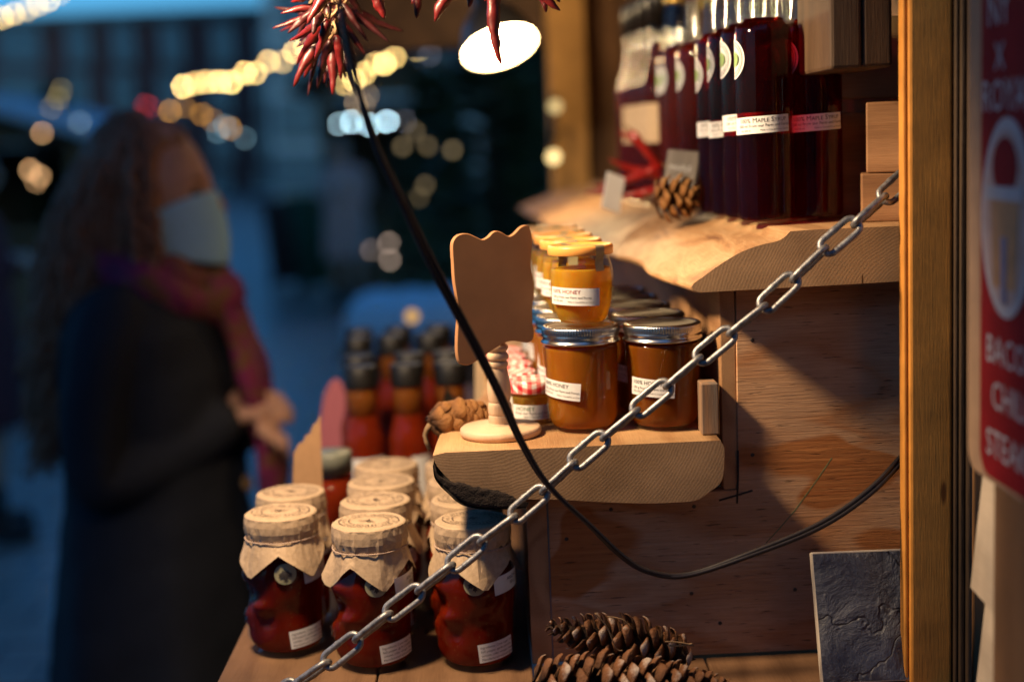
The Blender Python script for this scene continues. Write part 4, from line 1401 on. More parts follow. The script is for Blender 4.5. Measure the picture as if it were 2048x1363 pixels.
# ================================================================== CHILIES
def chili_mesh(base, tip, sag, r, rnd, mb, seg=10, mi=0):
    base, tip = Vector(base), Vector(tip)
    d = tip-base
    L = d.length
    s1 = d.orthogonal().normalized()
    s2 = d.normalized().cross(s1)
    a = rnd.uniform(0, 6.28)
    pts, rad = [], []
    n = 18
    for k in range(n+1):
        t = k/n
        hook = t**3*.10*L*rnd.uniform(.95, 1.05)
        pts.append(base+d*t+Vector(sag)*math.sin(PI*t*.8)+(s1*cos(a)+s2*sin(a))*hook)
        rr = r*(min(1, .35+t*5)*(1-t)**.55 if t < .999 else .04)
        rad.append(max(.0004, rr*(1+.16*mn.noise(Vector((t*9, a*7, L*40))))))
    t0 = tube(pts, rad, seg)
    # crumpled skin
    v = []
    for i, p in enumerate(t0.v):
        c = pts[i//seg]
        o = Vector(p)-c
        k = 1+.35*mn.noise(Vector((i % seg*1.1, (i//seg)*.35, a*5)))
        v.append(tuple(c+o*k))
    mb.add(v, t0.f, mi)
    return mb
def stalk_mesh(base, d, L=.012, r=.0011):
    d = Vector(d).normalized()
    b = Vector(base)
    return tube([b+d*-.001, b-d*L*.5+Vector((.001, 0, 0)), b-d*L], [r*1.9, r, r*.9], 7)
rnd = random.Random(21)
gar = thing('chili_garland', 'garland of glossy dried red chilies hanging along the top of the stall opening', 'chili garland', (-.16, 1.30, 1.74))
g0 = Vector((-.16, 1.30, 1.74))
strg = [at(480, -90, 1.32), at(600, -30, 1.31), at(650, -10, 1.30), at(760, -60, 1.29), at(900, -75, 1.28), at(1030, -80, 1.27), at(1160, -60, 1.27), at(1280, -120, 1.27)]
tube([Vector(p)-g0 for p in smoothprof([tuple(p) for p in strg], 5)], .0016, 6).build('string', M['twine'], gar)
def add_chili(b, t, sag=(0, 0, 0), r=.0075, dark=False, parent=gar, off=g0):
    b, t = Vector(b)-off, Vector(t)-off
    o = chili_mesh(b, t, sag, r, rnd, MB()).build('chili', M['chili_dark' if dark else 'chili'], parent)
    stalk_mesh(b, t-b).build('stalk', M['stalk'], o)
    return o
clus = [((655, 10), (562, 22), 1.31), ((650, 5), (575, 62), 1.30), ((660, 35), (586, 120), 1.29), ((655, 60), (578, 166), 1.31), ((650, 75), (602, 150), 1.33), ((660, 80), (630, 182), 1.30), ((665, 90), (668, 188), 1.31),
        ((672, 70), (690, 158), 1.29), ((640, 40), (585, 90), 1.27), ((640, 25), (622, 66), 1.26), ((655, 40), (635, 120), 1.26), ((640, -25), (590, 8), 1.28), ((660, -20), (610, 44), 1.25), ((690, -25), (722, 30), 1.31),
        ((675, 45), (708, 110), 1.33), ((668, 30), (645, 108), 1.34), ((620, 10), (600, 75), 1.34), ((630, 60), (610, 128), 1.35), ((660, 65), (650, 150), 1.35), ((690, 15), (780, 82), 1.36), ((700, 20), (800, 70), 1.37), ((645, 20), (640, 90), 1.36)]
for i, (a, b, Y) in enumerate(clus):
    add_chili(at(a[0], a[1], Y), at(b[0], b[1], Y-.01+.02*(i % 3)), r=rnd.uniform(.0042, .0066), dark=i % 4 == 1 or i > 13)
for i in range(28):
    a = rnd.uniform(-.6, 1.15)*PI*.5+PI*.5
    p0 = (rnd.uniform(640, 685), rnd.uniform(-10, 75))
    L_ = rnd.uniform(80, 150)
    add_chili(at(p0[0], p0[1], 1.35), at(p0[0]+L_*cos(a)*.75, p0[1]+abs(L_*sin(a)), 1.35+rnd.uniform(-.02, .03)), r=rnd.uniform(.0036, .0058), dark=i % 3 > 0)
for a, b, Y, sg, r in (((745, -50), (762, 40), 1.27, 0, .0085), ((770, -45), (752, 22), 1.29, 0, .008), ((925, -45), (868, 36), 1.27, -.004, .0080), ((945, -50), (942, 16), 1.28, 0, .007), ((992, -40), (1033, 120), 1.26, -.011, .0075),
                       ((1040, -50), (1108, 26), 1.27, .004, .0065), ((1062, -45), (1092, 22), 1.29, .003, .006), ((830, -55), (842, 36), 1.30, 0, .007), ((850, -60), (826, 10), 1.33, 0, .007), ((905, -60), (885, 8), 1.31, 0, .007), ((1000, -55), (975, 5), 1.30, 0, .006), ((1090, -50), (1120, 5), 1.3, 0, .006)):
    add_chili(at(a[0], a[1], Y), at(b[0], b[1], Y), (sg, 0, abs(sg)*-.4), r)
# loose chilies on the upper shelf
for i, (a, b, Y, dz, lab) in enumerate((((1325, 330), (1188, 352), 1.72, -.010, 'curled red dried chili reaching farthest left over the upper shelf edge'),
                                        ((1335, 350), (1215, 322), 1.76, -.004, 'red dried chili lying across the others near the grey plaque'),
                                        ((1290, 392), (1168, 384), 1.70, .003, 'red dried chili lying lowest on the shelf slab'),
                                        ((1262, 262), (1330, 330), 1.74, -.006, 'red dried chili standing up behind the grey plaque'),
                                        ((1345, 372), (1250, 402), 1.66, .002, 'red dried chili in front by the small pine cone'),
                                        ((1300, 300), (1238, 268), 1.86, .004, 'red dried chili tucked between the small black capped bottles'))):
    A, B = at(a[0], a[1], Y), at(b[0], b[1], Y)
    t = tag(link('dried_chili', None), lab, 'chili', 'loose dried chilies on the upper shelf')
    t.location = A
    o = chili_mesh(Vector((0, 0, 0)), B-A, (0, 0, dz), .0075, rnd, MB()).build('skin', M['chili_red'], t)
    stalk_mesh((0, 0, 0), B-A).build('stalk', M['stalk'], t)

# ================================================================== LAMPS
def lamp(name, label, loc, nrm, R, hs, st_, roof_z):
    t = thing(name, label, 'lamp', loc, group='bell shaped lamps under the stall roof')
    n = Vector(nrm).normalized()
    q = Vector((0, 0, -1)).rotation_difference(n).to_matrix().to_4x4()
    prof_o = [(R, 0), (R*1.015, R*.02), (R*.98, R*.25), (R*.80, R*.75), (R*.48, R*1.15), (R*.34, R*1.3), (R*.32, R*1.9), (0, R*1.92)]
    lathe(prof_o, 48, M4=q).build('shade', M['shade'], t)
    prof_i = [(R*.985, .0005), (R*.95, R*.25), (R*.77, R*.73), (R*.45, R*1.1), (0, R*1.15)]
    m = lathe(prof_i, 48, M4=q)
    m.f = [tuple(reversed(f)) for f in m.f]
    m.build('reflector', M['shade_in'], t)
    em, nt = newmat('lamp_diffuser')
    e = N(nt, 'ShaderNodeEmission', Color=(1, .70, .36, 1), Strength=st_)
    out(nt, e.outputs[0])
    d = lathe([(0, -R*.28), (R*.4, -R*.22), (R*.72, -R*.03), (R*.9, R*.16), (R*.93, R*.24)], 48, M4=q)
    d.f = [tuple(reversed(f)) for f in d.f]
    d.build('bulb', em, t)
    top = q @ Vector((0, 0, R*1.9))
    tube([top, top+Vector((0, 0, .03)), (top.x*.5, top.y*.5, roof_z-loc[2]-.02), (0, 0, roof_z-loc[2])], .0035, 7).build('cord', M['cable'], t)
    return t
nv = W*-.30+(RT*sin(R_(17))-UP*cos(R_(17)))*.92
lamp('stall_lamp', 'glowing round lamp shining down behind the hanging chili tip', tuple(at(1000, 96, 2.2)), nv, .058, 1, 62, 2.2)
lamp('stall_lamp', 'unseen lamp added above the back post to light it orange', (-.02, 2.66, 2.02), Vector((.25, .35, -.9)), .054, 1, 60, 2.2)  # added lamp, out of view, there to brighten the back post
L1 = Vector((-.30, 1.085, 1.88))
lamp('stall_lamp', 'near lamp just above the view over the front jars, same bell shape', tuple(L1), Vector((.45, .45, -.55)), .05, 1, 20, 2.25)
ld = bpy.data.lights.new('near_lamp', 'SPOT')
ld.energy = 43
ld.color = (1, .72, .43)
ld.shadow_soft_size = .038
ld.spot_size = R_(104)
ld.spot_blend = .55
lo = bpy.data.objects.new('near_lamp', ld)
COL.objects.link(lo)
lo.location = L1+Vector((.45, .45, -.55)).normalized()*.034
lo.rotation_euler = Vector((.45, .45, -.55)).to_track_quat('-Z', 'Y').to_euler()

# ================================================================== FESTOON LIGHTS
_em = {}
def bulb_mat(col, T, Y):
    k = (col, round(T, 2), round(Y, 1))
    if k not in _em:
        rpx = .013*F/Y
        disc = 28.0*abs(Y-1.22)/Y
        _em[k] = emit('festoon_glow', col, T*(disc/rpx)**2)
    return _em[k]
bm_ = bmesh.new()
bmesh.ops.create_icosphere(bm_, subdivisions=2, radius=.013)
bulbs_me = {}
bv = [tuple(v.co) for v in bm_.verts]
bfc = [tuple(x.index for x in f.verts) for f in bm_.faces]
bm_.free()
def string_lights(label, pts, col, T, cat='string lights', wire=True, jit=0, name='string_lights', group='festoon lights'):
    "pts: (px, py, Y)"
    P_ = [at(*p) for p in pts]
    o0 = P_[0]
    t = thing(name, label, cat, tuple(o0), group=group)
    for p, (px, py, Y) in zip(P_, pts):
        c = col if not callable(col) else col()
        TT = T*rnd.uniform(.45, 1.55)
        me = MB().add(bv, bfc).mesh('bulb', bulb_mat(c, round(TT, 1) if TT > 1 else TT, Y))
        link('bulb', me, t, tuple(p-o0))
    if wire and len(P_) > 1:
        q = [p-o0+Vector((0, 0, .022)) for p in P_]
        tube(q, .006, 5).build('wire', M['cable'], t)
    return t
warm, warm2, cold, orange = (1, .66, .22), (1, .60, .16), (.55, .86, 1), (1, .45, .08)
def line(a, b, n, Y0, Y1, jx=3, jy=6):
    r = []
    for k in range(n):
        t = k/(n-1)
        r.append((a[0]+(b[0]-a[0])*t+rnd.uniform(-jx, jx), a[1]+(b[1]-a[1])*t+rnd.uniform(-jy, jy), Y0+(Y1-Y0)*t))
    return r
string_lights('warm festoon string crossing the dusk sky at the upper left corner', [(-50, 58, 9), (-22, 46, 9), (5, 36, 9), (28, 28, 9), (55, 20, 9), (75, 10, 9), (97, 1, 9), (120, -12, 9), (145, -26, 9)], warm, .40)
string_lights('dense warm festoon string running up to the left of the chili cluster', line((366, 173), (462, 163), 5, 13, 11, 1, 4)+line((486, 152), (640, 84), 7, 11, 8, 4, 10), warm, .75)
string_lights('dense warm festoon string between the chili cluster and the glowing lamp', line((692, 172), (726, 146), 3, 12, 11, 2, 5)+line((748, 134), (838, 92), 5, 11, 9, 4, 10), warm, .75)
string_lights('faint tan festoon string just below the cold white lights end', [(712, 205, 12), (728, 212, 12), (735, 190, 12)], (1, .65, .35), .13)
string_lights('short drooping orange festoon string above the head of the masked woman', [(340, 222, 10), (368, 213, 10), (403, 228, 10), (425, 240, 10), (461, 257, 10)], orange, .16)
string_lights('faint teal festoon string at the lower end of the orange bulbs', [(436, 264, 11), (450, 252, 11), (489, 276, 11)], (.35, .62, .75), .09)
string_lights('row of four cold white lamps under the eave of the far hut', [(678, 248, 12.6), (703, 244, 12.6), (738, 250, 12.6), (775, 243, 12.6)], cold, .5, 'lights')
string_lights('faint blue grey bulbs right of the cold white lamps', [(810, 243, 12.6), (860, 110, 12.6), (920, 160, 12.6)], (.6, .6, .75), .06, 'lights')
string_lights('olive fairy lights dotted on the dark evergreen', [(830, 263, 6), (805, 293, 6), (855, 292, 6), (905, 300, 6), (850, 370, 6), (838, 395, 6)], (1, .72, .36), .055, 'fairy lights', name='fairy_lights')
string_lights('pale fairy lights low beside the white cloth', [(780, 520, 8), (778, 485, 8), (742, 500, 8)], (1, .72, .55), .11, 'fairy lights', name='fairy_lights')
string_lights('dim yellow fairy lights lowest above the sauce bottles', [(744, 625, 8), (786, 605, 8), (720, 610, 8)], (1, .8, .35), .07, 'fairy lights', name='fairy_lights')
string_lights('pair of bright yellow bulbs on a wire beside the orange lit back post', [(1110, 213, 2.93), (1107, 314, 2.93)], (1, .72, .30), 1.1)
string_lights('single amber glow standing in for a highlight over the black bottle caps', [(824, 632, 2.75)], (1, .55, .14), .5)  # glowing sphere stands in for an amber highlight
string_lights('tan bulb cluster at the dark hut on the far left', [(72, 364, 10), (84, 266, 10), (60, 340, 10), (80, 352, 10)], (1, .55, .25), .22)
string_lights('dim olive bulbs on the small tree at far left', [(116, 196, 13), (103, 215, 13), (98, 232, 13), (122, 180, 13)], (.9, .7, .3), .05, 'fairy lights', name='fairy_lights')
string_lights('red bulb just above the crown of the woman', [(298, 214, 13), (290, 210, 13)], (1, .06, .08), .05)
string_lights('blue grey bulbs left of the crown of the woman', [(160, 245, 12), (163, 262, 12)], (.5, .7, .75), .06)

# ================================================================== PEOPLE
skin_m = plain('skin', (.55, .30, .21), .5, .12, 40, .1, Subsurface_Weight=.2, Subsurface_Radius=(1, .3, .15), Subsurface_Scale=.008)
def skinned(pts, edges, rads):
    me = bpy.data.meshes.new('tmp')
    me.from_pydata(pts, edges, [])
    o = bpy.data.objects.new('tmp', me)
    COL.objects.link(o)
    o.modifiers.new('s', 'SKIN')
    me_sv = me.skin_vertices[0].data if me.skin_vertices else None
    if me_sv is None:
        bm = bmesh.new(); bm.from_mesh(me); bm.verts.layers.skin.verify(); bm.to_mesh(me); bm.free()
        me_sv = me.skin_vertices[0].data
    for i, r in enumerate(rads):
        me_sv[i].radius = (r, r) if isinstance(r, (int, float)) else r
    me_sv[0].use_root = True
    ss = o.modifiers.new('u', 'SUBSURF'); ss.levels = 2; ss.render_levels = 2
    return grab(o)
def grab(o):
    bpy.context.view_layer.update()
    ev = o.evaluated_get(bpy.context.evaluated_depsgraph_get())
    me = bpy.data.meshes.new_from_object(ev)
    r = ([tuple(v.co) for v in me.vertices], [tuple(p.vertices) for p in me.polygons])
    old = o.data
    bpy.data.objects.remove(o)
    bpy.data.meshes.remove(me)
    bpy.data.meshes.remove(old)
    return r
def fuse(mb, vox, smooth=4):
    me = mb.mesh('tmp', M['paper'])
    o = bpy.data.objects.new('tmp', me)
    COL.objects.link(o)
    r = o.modifiers.new('r', 'REMESH'); r.mode = 'VOXEL'; r.voxel_size = vox
    s = o.modifiers.new('s', 'SMOOTH'); s.factor = .5; s.iterations = smooth
    return grab(o)
def ellip(c, r, fn=None, seg=40, rings=28):
    pr = [(math.sin(PI*k/rings), -math.cos(PI*k/rings)) for k in range(rings+1)]
    pr[0] = (0, -1); pr[-1] = (0, 1)
    m = lathe(pr, seg)
    v = []
    for x, y, z in m.v:
        p = (x*r[0], y*r[1], z*r[2])
        if fn: p = fn(p)
        v.append((p[0]+c[0], p[1]+c[1], p[2]+c[2]))
    return v, m.f
def rings_mesh(rows, seg=36, fn=None, cap=True):
    "rows of (z, cx, cy, rx, ry)"
    v, f = [], []
    for z, cx, cy, rx, ry in rows:
        for k in range(seg):
            a = 2*PI*k/seg
            ca, sa = cos(a), sin(a)
            p = (cx+rx*math.copysign(abs(ca)**.85, ca), cy+ry*math.copysign(abs(sa)**.85, sa), z)
            v.append(fn(p, a) if fn else p)
    for r in range(len(rows)-1):
        for k in range(seg):
            k2 = (k+1) % seg
            f.append((r*seg+k, r*seg+k2, (r+1)*seg+k2, (r+1)*seg+k))
    if cap:
        f.append(tuple(range(seg-1, -1, -1)))
        f.append(tuple((len(rows)-1)*seg+k for k in range(seg)))
    return v, f

def face(p):
    x, y, z = p
    def g(a, s): return math.exp(-(a/s)**2)
    if x > 0:
        k = x/.10
        x += .030*g(y, .013)*g(z+.030, .020)*k + .012*g(y, .012)*g(z+.008, .022)*k    # nose
        x += .008*g(z-.020, .012)*g(abs(y)-.030, .022)*k                          # brow
        x -= .016*(g(y-.031, .015)+g(y+.031, .015))*g(z-.002, .012)*k              # sockets
        x += .011*g(y, .020)*g(z+.066, .008)*k+.010*g(y, .018)*g(z+.080, .007)*k     # lips
        x -= .004*g(y, .02)*g(z+.073, .0035)*k
        x += .012*g(y, .022)*g(z+.105, .014)*k                                     # chin
        x += .006*g(abs(y)-.045, .02)*g(z+.035, .022)*k                            # cheek
    if z < -.03:
        q = 1+(z+.03)*2.6                                                         # jaw narrows
        y *= max(.62, q)
        if x < 0: x *= max(.55, 1+(z+.03)*4)
    return (x, y, z)

def hand_parts(mb, w, fwd, upv, grip=.6, sc_=1.0):
    "five fingered hand at wrist w; fwd along the palm, upv = back of the hand normal"
    fwd = Vector(fwd).normalized()
    upv = Vector(upv)
    upv = (upv-fwd*upv.dot(fwd)).normalized()
    s = fwd.cross(upv)
    w = Vector(w)
    v, f = skinned([tuple(w-fwd*.03), tuple(w), tuple(w+fwd*.045), tuple(w+fwd*.082)], [(0, 1), (1, 2), (2, 3)], [(.024, .020), (.026, .019), (.038, .016), (.038, .013)])
    mb.add(v, f)
    for i, (off, L, r) in enumerate(((-.029, .066, .0082), (-.010, .076, .0088), (.010, .072, .0086), (.028, .056, .0076))):
        b = w+fwd*.078+s*off
        p = [b-fwd*.02, b]
        d = fwd
        for j, fr in enumerate((.45, .3, .25)):
            a = grip*(.55, .75, .6)[j]*(1+.12*i)
            d = (d*cos(a)-upv*sin(a)).normalized()
            # keep the bending in one plane
            b = b+d*L*fr
            p.append(b)
        v, f = skinned([tuple(q) for q in p], [(k, k+1) for k in range(len(p)-1)], [r*1.05, r, r*.95, r*.85, r*.65])
        mb.add(v, f)
    b = w+fwd*.02-s*.026
    p = [b, b+(fwd*.6-s*.8)*.028-upv*.008, b+(fwd*.9-s*.75)*.048-upv*.020, b+(fwd*1.15-s*.55)*.058-upv*.030]
    v, f = skinned([tuple(q) for q in p], [(0, 1), (1, 2), (2, 3)], [.014, .012, .010, .007])
    mb.add(v, f)

def make_person(label, coat_mat, hair_mat, loc, rz, scarf_mat=None, mask_mat=None, longhair=True, vox=.006, group=None, buttons=False):
    t = thing('person', label, 'person', loc, rz, group)
    B = MB()
    hc = (.018, 0, 1.560)
    v, f = ellip(hc, (.098, .076, .122), face)
    B.add(v, f)
    for s in (-1, 1):
        v, f = ellip((.0, s*.077, 1.552), (.018, .010, .030), None, 16, 10)
        B.add(v, f)
    sk = [(0, 0, .96), (-.01, 0, 1.10), (-.01, 0, 1.25), (-.01, 0, 1.37), (-.005, 0, 1.44), (.005, 0, 1.50)]
    v, f = skinned(sk, [(i, i+1) for i in range(5)], [(.15, .11), (.125, .10), (.145, .10), (.13, .085), (.052, .052), (.050, .052)])
    B.add(v, f)
    # arms bent, hands held in front
    el, wr = {}, {}
    for s in (-1, 1):
        sh, e, w = (-.015, s*.17, 1.375), (-.06, s*.225, 1.105), ((.138, s*.075, 1.190) if s < 0 else (.152, .03, 1.160))
        el[s], wr[s] = e, w
        v, f = skinned([(-.01, s*.06, 1.37), sh, e, w], [(0, 1), (1, 2), (2, 3)], [.06, .055, .044, .026])
        B.add(v, f)
        hand_parts(B, w, Vector((.75, -s*.55, .12)) if s < 0 else Vector((.6, -.75, .1)), Vector((.35, s*.5, .75)), .55)
        v, f = skinned([(0, s*.05, .98), (0, s*.10, .88), (.01, s*.105, .50), (-.01, s*.11, .10), (.0, s*.11, .06)], [(i, i+1) for i in range(4)], [.10, .085, .058, .042, .045])
        B.add(v, f)
        v, f = skinned([(-.03, s*.11, .05), (.05, s*.12, .045), (.14, s*.13, .03)], [(0, 1), (1, 2)], [.045, .042, .028])
        B.add(v, f)
    v, f = fuse(B, vox)
    MB().add(v, f).build('body', skin_m, t)
    # boots
    for s in (-1, 1):
        v, f = skinned([(-.01, s*.11, .30), (-.015, s*.11, .08), (-.03, s*.11, .05), (.06, s*.12, .05), (.15, s*.13, .035)], [(0, 1), (1, 2), (2, 3), (3, 4)], [.058, .055, .055, .052, .036])
        MB().add([(x, y, max(.001, z)) for x, y, z in v], f).build('boot', M['black_plastic'], t)
    # coat: body, collar and sleeves as one garment
    C = MB()
    def fold(p, a):
        x, y, z = p
        k = max(0, min(1, (1.15-z)/.5))
        d = 1+k*.05*sin(a*7+z*3)+.012*mn.noise(Vector((x*9, y*9, z*5)))
        return (x*d, y*d, z)
    rows = [(.50, -.05, 0, .205, .245), (.62, -.045, 0, .196, .236), (.80, -.035, 0, .182, .225), (.95, -.025, 0, .170, .214), (1.06, -.018, 0, .158, .200), (1.16, -.015, 0, .152, .198), (1.26, -.015, 0, .152, .205), (1.34, -.018, 0, .138, .205), (1.395, -.02, 0, .112, .175), (1.425, -.02, 0, .082, .115), (1.445, -.015, 0, .070, .080)]
    v, f = rings_mesh(rows, 48, fold)
    C.add(v, f)
    for s in (-1, 1):
        sh, e, w = Vector((-.02, s*.165, 1.375)), Vector(el[s]), Vector(wr[s])
        m1 = sh.lerp(e, .5)+Vector((-.012, s*.02, 0))
        m2 = e.lerp(w, .5)+Vector((.0, s*.004, -.008))
        v, f = skinned([tuple(sh-Vector((0, s*.07, -.0))), tuple(sh), tuple(m1), tuple(e), tuple(m2), tuple(e.lerp(w, 1.10))], [(i, i+1) for i in range(5)], [.068, .070, .060, .057, .052, .047])
        C.add(v, f)
    v, f = fuse(C, vox*1.2, 3)
    v = [tuple(Vector(p)+Vector(p[:2]+(0,)).normalized()*.004*mn.noise(Vector(p)*16)) for p in v]
    co = MB().add(v, f).build('coat', coat_mat, t)
    if buttons:
        for z in (1.20, 1.08, .96, .84):
            o = lathe([(0, 0), (.012, 0), (.013, .003), (.010, .005), (0, .0045)], 16).build('button', M['button'], co, (.155 if z > 1.1 else .165, -.075, z))
            o.rotation_euler = (0, R_(75), R_(-28))
        lap = MB()
        for s in (-1, 1):
            pts = [(.085, s*.085, 1.435), (.055, s*.118, 1.405), (.115, s*.100, 1.34), (.148, s*.035, 1.24), (.132, s*.030, 1.30), (.100, s*.055, 1.39)]
            lap.add(pts+[(x-.012, y, z-.004) for x, y, z in pts], [(0, 1, 2, 3, 4, 5), (11, 10, 9, 8, 7, 6)]+[(i, i+6, (i+1) % 6+6, (i+1) % 6) for i in range(6)], 0, False)
        lap.build('lapel', coat_mat, co)
    # hair
    H = MB()
    rn = random.Random(5)
    def hfn(p):
        x, y, z = p
        if x > .05 and z < .055: x = .05+(x-.05)*.12
        return (x, y, z)
    v, f = ellip((-.006, 0, 1.576), (.108, .089, .119), hfn)
    v = [tuple(Vector(p)+(Vector(p)-Vector((-.006, 0, 1.578))).normalized()*.012*mn.noise(Vector(p)*34)) for p in v]
    H.add(v, f)
    if longhair:
        v, f = rings_mesh([(1.22, -.150, 0, .030, .060), (1.28, -.140, 0, .052, .090), (1.36, -.120, 0, .066, .108), (1.45, -.082, 0, .074, .105), (1.54, -.045, 0, .076, .092), (1.60, -.03, 0, .065, .075)], 28)
        v = [tuple(Vector(p)+Vector((p[0]+.1, p[1], 0)).normalized()*.016*mn.noise(Vector(p)*26)) for p in v]
        H.add(v, f)
        for k in range(860):
            a = rn.uniform(R_(62), R_(298))
            top = Vector((-.006+.105*cos(a), .090*sin(a), rn.uniform(1.46, 1.70)))
            if top.z > 1.58:
                q_ = rn.random()**.5
                top = Vector((-.006+.098*q_*cos(a), .085*q_*sin(a), 1.578+.126*math.sqrt(max(0, 1-q_*q_*.8))))
            end_z = rn.uniform(1.10, 1.30) if cos(a) < .1 else rn.uniform(1.30, 1.44)
            spread = rn.uniform(.55, 1.08)
            pts = []
            n = 40
            ph, rad_ = rn.uniform(0, 6.28), rn.uniform(.003, .008)
            ex = -.16+.085*cos(a)*spread if cos(a) < .1 else .0+.06*cos(a)
            ey = .125*sin(a)*spread
            for i in range(n+1):
                q = i/n
                z = top.z+(end_z-top.z)*q
                bul = math.sin(PI*min(1, q*1.15))*.03
                x = top.x*(1-q)+ex*q+bul*cos(a)
                y = top.y*(1-q)+ey*q+bul*sin(a)
                w = min(1, q*4)
                pts.append((x+rad_*w*cos(ph+q*34), y+rad_*w*sin(ph+q*34), z))
            tube(pts, [.0030*(1-.5*(i/n)) for i in range(n+1)], 4, H)
    H.build('hair', hair_mat, t)
    # eyes
    for s in (-1, 1):
        v, f = ellip((.0945, s*.031, 1.562), (.0115, .0125, .0105), None, 16, 12)
        MB().add(v, f).build('eye', M['eye'], t)
        br = tube([(.106, s*.014, 1.580), (.110, s*.028, 1.586), (.098, s*.046, 1.584)], [.003, .004, .002], 6)
        br.build('eyebrow', hair_mat, t)
    if mask_mat:
        K = MB()
        v, f = [], []
        nu, nv_ = 28, 16
        for j in range(nv_+1):
            q = j/nv_
            for i in range(nu+1):
                a = R_(-78+156*i/nu)
                e_ = (a/1.36)**2
                z = (1.436+.034*e_)*(1-q)+(1.560-.030*e_)*q
                prof = .096+.030*math.sin(PI*min(1, q*.62+.30))**.7*math.exp(-(a/.8)**2)
                rx, ry = prof+.006, .081-.010*(1-q)
                pl = .0018*abs(((q*5) % 1)-.5)
                v.append((.012+(rx+pl)*cos(a), (ry+pl+.004)*sin(a)*1.03, z+.004*cos(a)))
        for j in range(nv_):
            for i in range(nu):
                a_ = j*(nu+1)+i
                f.append((a_, a_+1, a_+nu+2, a_+nu+1))
        mk_ = K.add(v, f).build('face_mask', mask_mat, t)
        so = mk_.modifiers.new('s', 'SOLIDIFY'); so.thickness = .0015
        for s in (-1, 1):
            L_ = MB()
            tube([(.045, s*.080, 1.535), (.02, s*.0855, 1.548), (-.008, s*.088, 1.560)], .0013, 5, L_)
            tube([(.045, s*.072, 1.465), (.02, s*.0825, 1.495), (-.008, s*.088, 1.530)], .0013, 5, L_)
            L_.build('ear_loop', M['paper'], mk_)
    if scarf_mat:
        Sc = MB()
        for k, (z, R0, r, tl) in enumerate(((1.440, .088, .034, .10), (1.420, .108, .038, .16))):
            pts, rad = [], []
            for i in range(40):
                a = 2*PI*i/40
                pts.append((.008+R0*cos(a)*1.05, R0*sin(a)*1.05, z-tl*.25*cos(a)+.008*sin(3*a+k)))
                rad.append(r*(1+.18*sin(5*a+k*2)+.1*sin(11*a)))
            tube(pts, rad, 12, Sc, closed=True)
        for s, zz in ((-1, .93), (1, 1.02)):
            rows, z = [], 1.44
            pts = [(.112, s*.018, 1.42), (.150, s*.03, 1.33), (.178, s*.03, 1.22), (.196, s*.026, 1.10), (.198, s*.024, zz)]
            q = smoothprof(pts, 5)
            m = tube(q, [.034+.006*sin(i*.9) for i in range(len(q))], 14)
            v = []
            for i, p in enumerate(m.v):
                c = Vector(q[i//14])
                o = Vector(p)-c
                v.append(tuple(c+Vector((o.x*.55, o.y*1.15, o.z))*(1+.12*sin(i*2.3))))
            Sc.add(v, m.f)
        Sc.build('scarf', scarf_mat, t)
    return t
M['button'] = plain('coat_button', (.20, .12, .05), .35, .1, 60, 0)
M['eye'] = plain('eye', (.10, .07, .05), .15, .1, 60, 0)
coat_m = plain('dark_coat', (.019, .021, .030), .8, .35, 160, .5, .002, Specular_IOR_Level=.2)
def scarf_material():
    m, nt = newmat('scarf_cloth')
    n = noi(nt, mapping(nt, (1, 1, 1)), 11, 3, .6, 1.5)
    c = ramp(nt, n, [(.3, (.06, .008, .04)), (.46, (.20, .010, .075)), (.56, (.13, .065, .012)), (.66, (.19, .010, .04)), (.8, (.08, .018, .07))])
    out(nt, bsdf(nt, c, .8, bump(nt, noi(nt, mapping(nt), 300, 3), .4, .002)))
    return m
hair_m = plain('brown_hair', (.34, .15, .08), .5, .5, 120, .5, .003)
mask_m = plain('mask_blue', (.36, .64, .86), .75, .08, 120, .15)
make_person('woman with long curly brown hair, blue face mask, dark coat and magenta scarf', coat_m, hair_m, (-.560, 2.36, 0), R_(-4), scarf_material(), mask_m, True, .006, None, True).scale = (.92, .92, .985)
make_person('distant person in a pinkish beige coat standing before the far hut', plain('beige_coat', (.62, .36, .30), .8, .2, 40, .2), plain('light_hair', (.12, .07, .04), .6, .3, 60, .2), tuple(on(700, 615, 0)), R_(-100), None, None, False, .014)
make_person('distant person in a dark red coat at the extreme left of the square', plain('red_coat', (.12, .025, .03), .8, .2, 40, .2), plain('black_hair', (.03, .02, .02), .6, .3, 60, .2), tuple(at(-70, 300, 6).to_2d())+(0,), R_(20), None, None, False, .014)

# ================================================================== BACKGROUND
wall_dark = plain('old_brick', (.17, .065, .06), .85, .3, .8, .2)
wall_pale = plain('grey_render', (.55, .55, .56), .8, .25, .25, .2)
glass_m = plain('window_pane', (.14, .18, .22), .22, .2, .5, 0, Specular_IOR_Level=.8, Metallic=.3)
frame_m = plain('window_frame', (.14, .13, .13), .6, .1, 5, .1)
def building(label, x0, x1, Y, top, wins, wallm, depth=10, lit=()):
    a, b = at(x0, 300, Y), at(x1, 300, Y)
    t = thing('building', label, 'building', ((a.x+b.x)/2, Y, 0), group='buildings behind the square')
    w = b.x-a.x
    box(w, depth, top, .05, (0, depth/2, top/2)).build('wall', wallm, t)
    box(w+.6, .5, .35, .04, (0, -.1, top+.1)).build('cornice', frame_m, t)
    for (px, py, ww, hh) in wins:
        p = at(px, py, Y)
        fr = box(ww, .16, hh, .02).build('window', frame_m, t, (p.x-(a.x+b.x)/2, -.03, p.z))
        for s in (-1, 1):
            box(ww/2-.10, .03, hh-.16, .005, (s*(ww/4-.01), -.085, 0)).build('pane', glass_m, fr)
    return t
wins = []
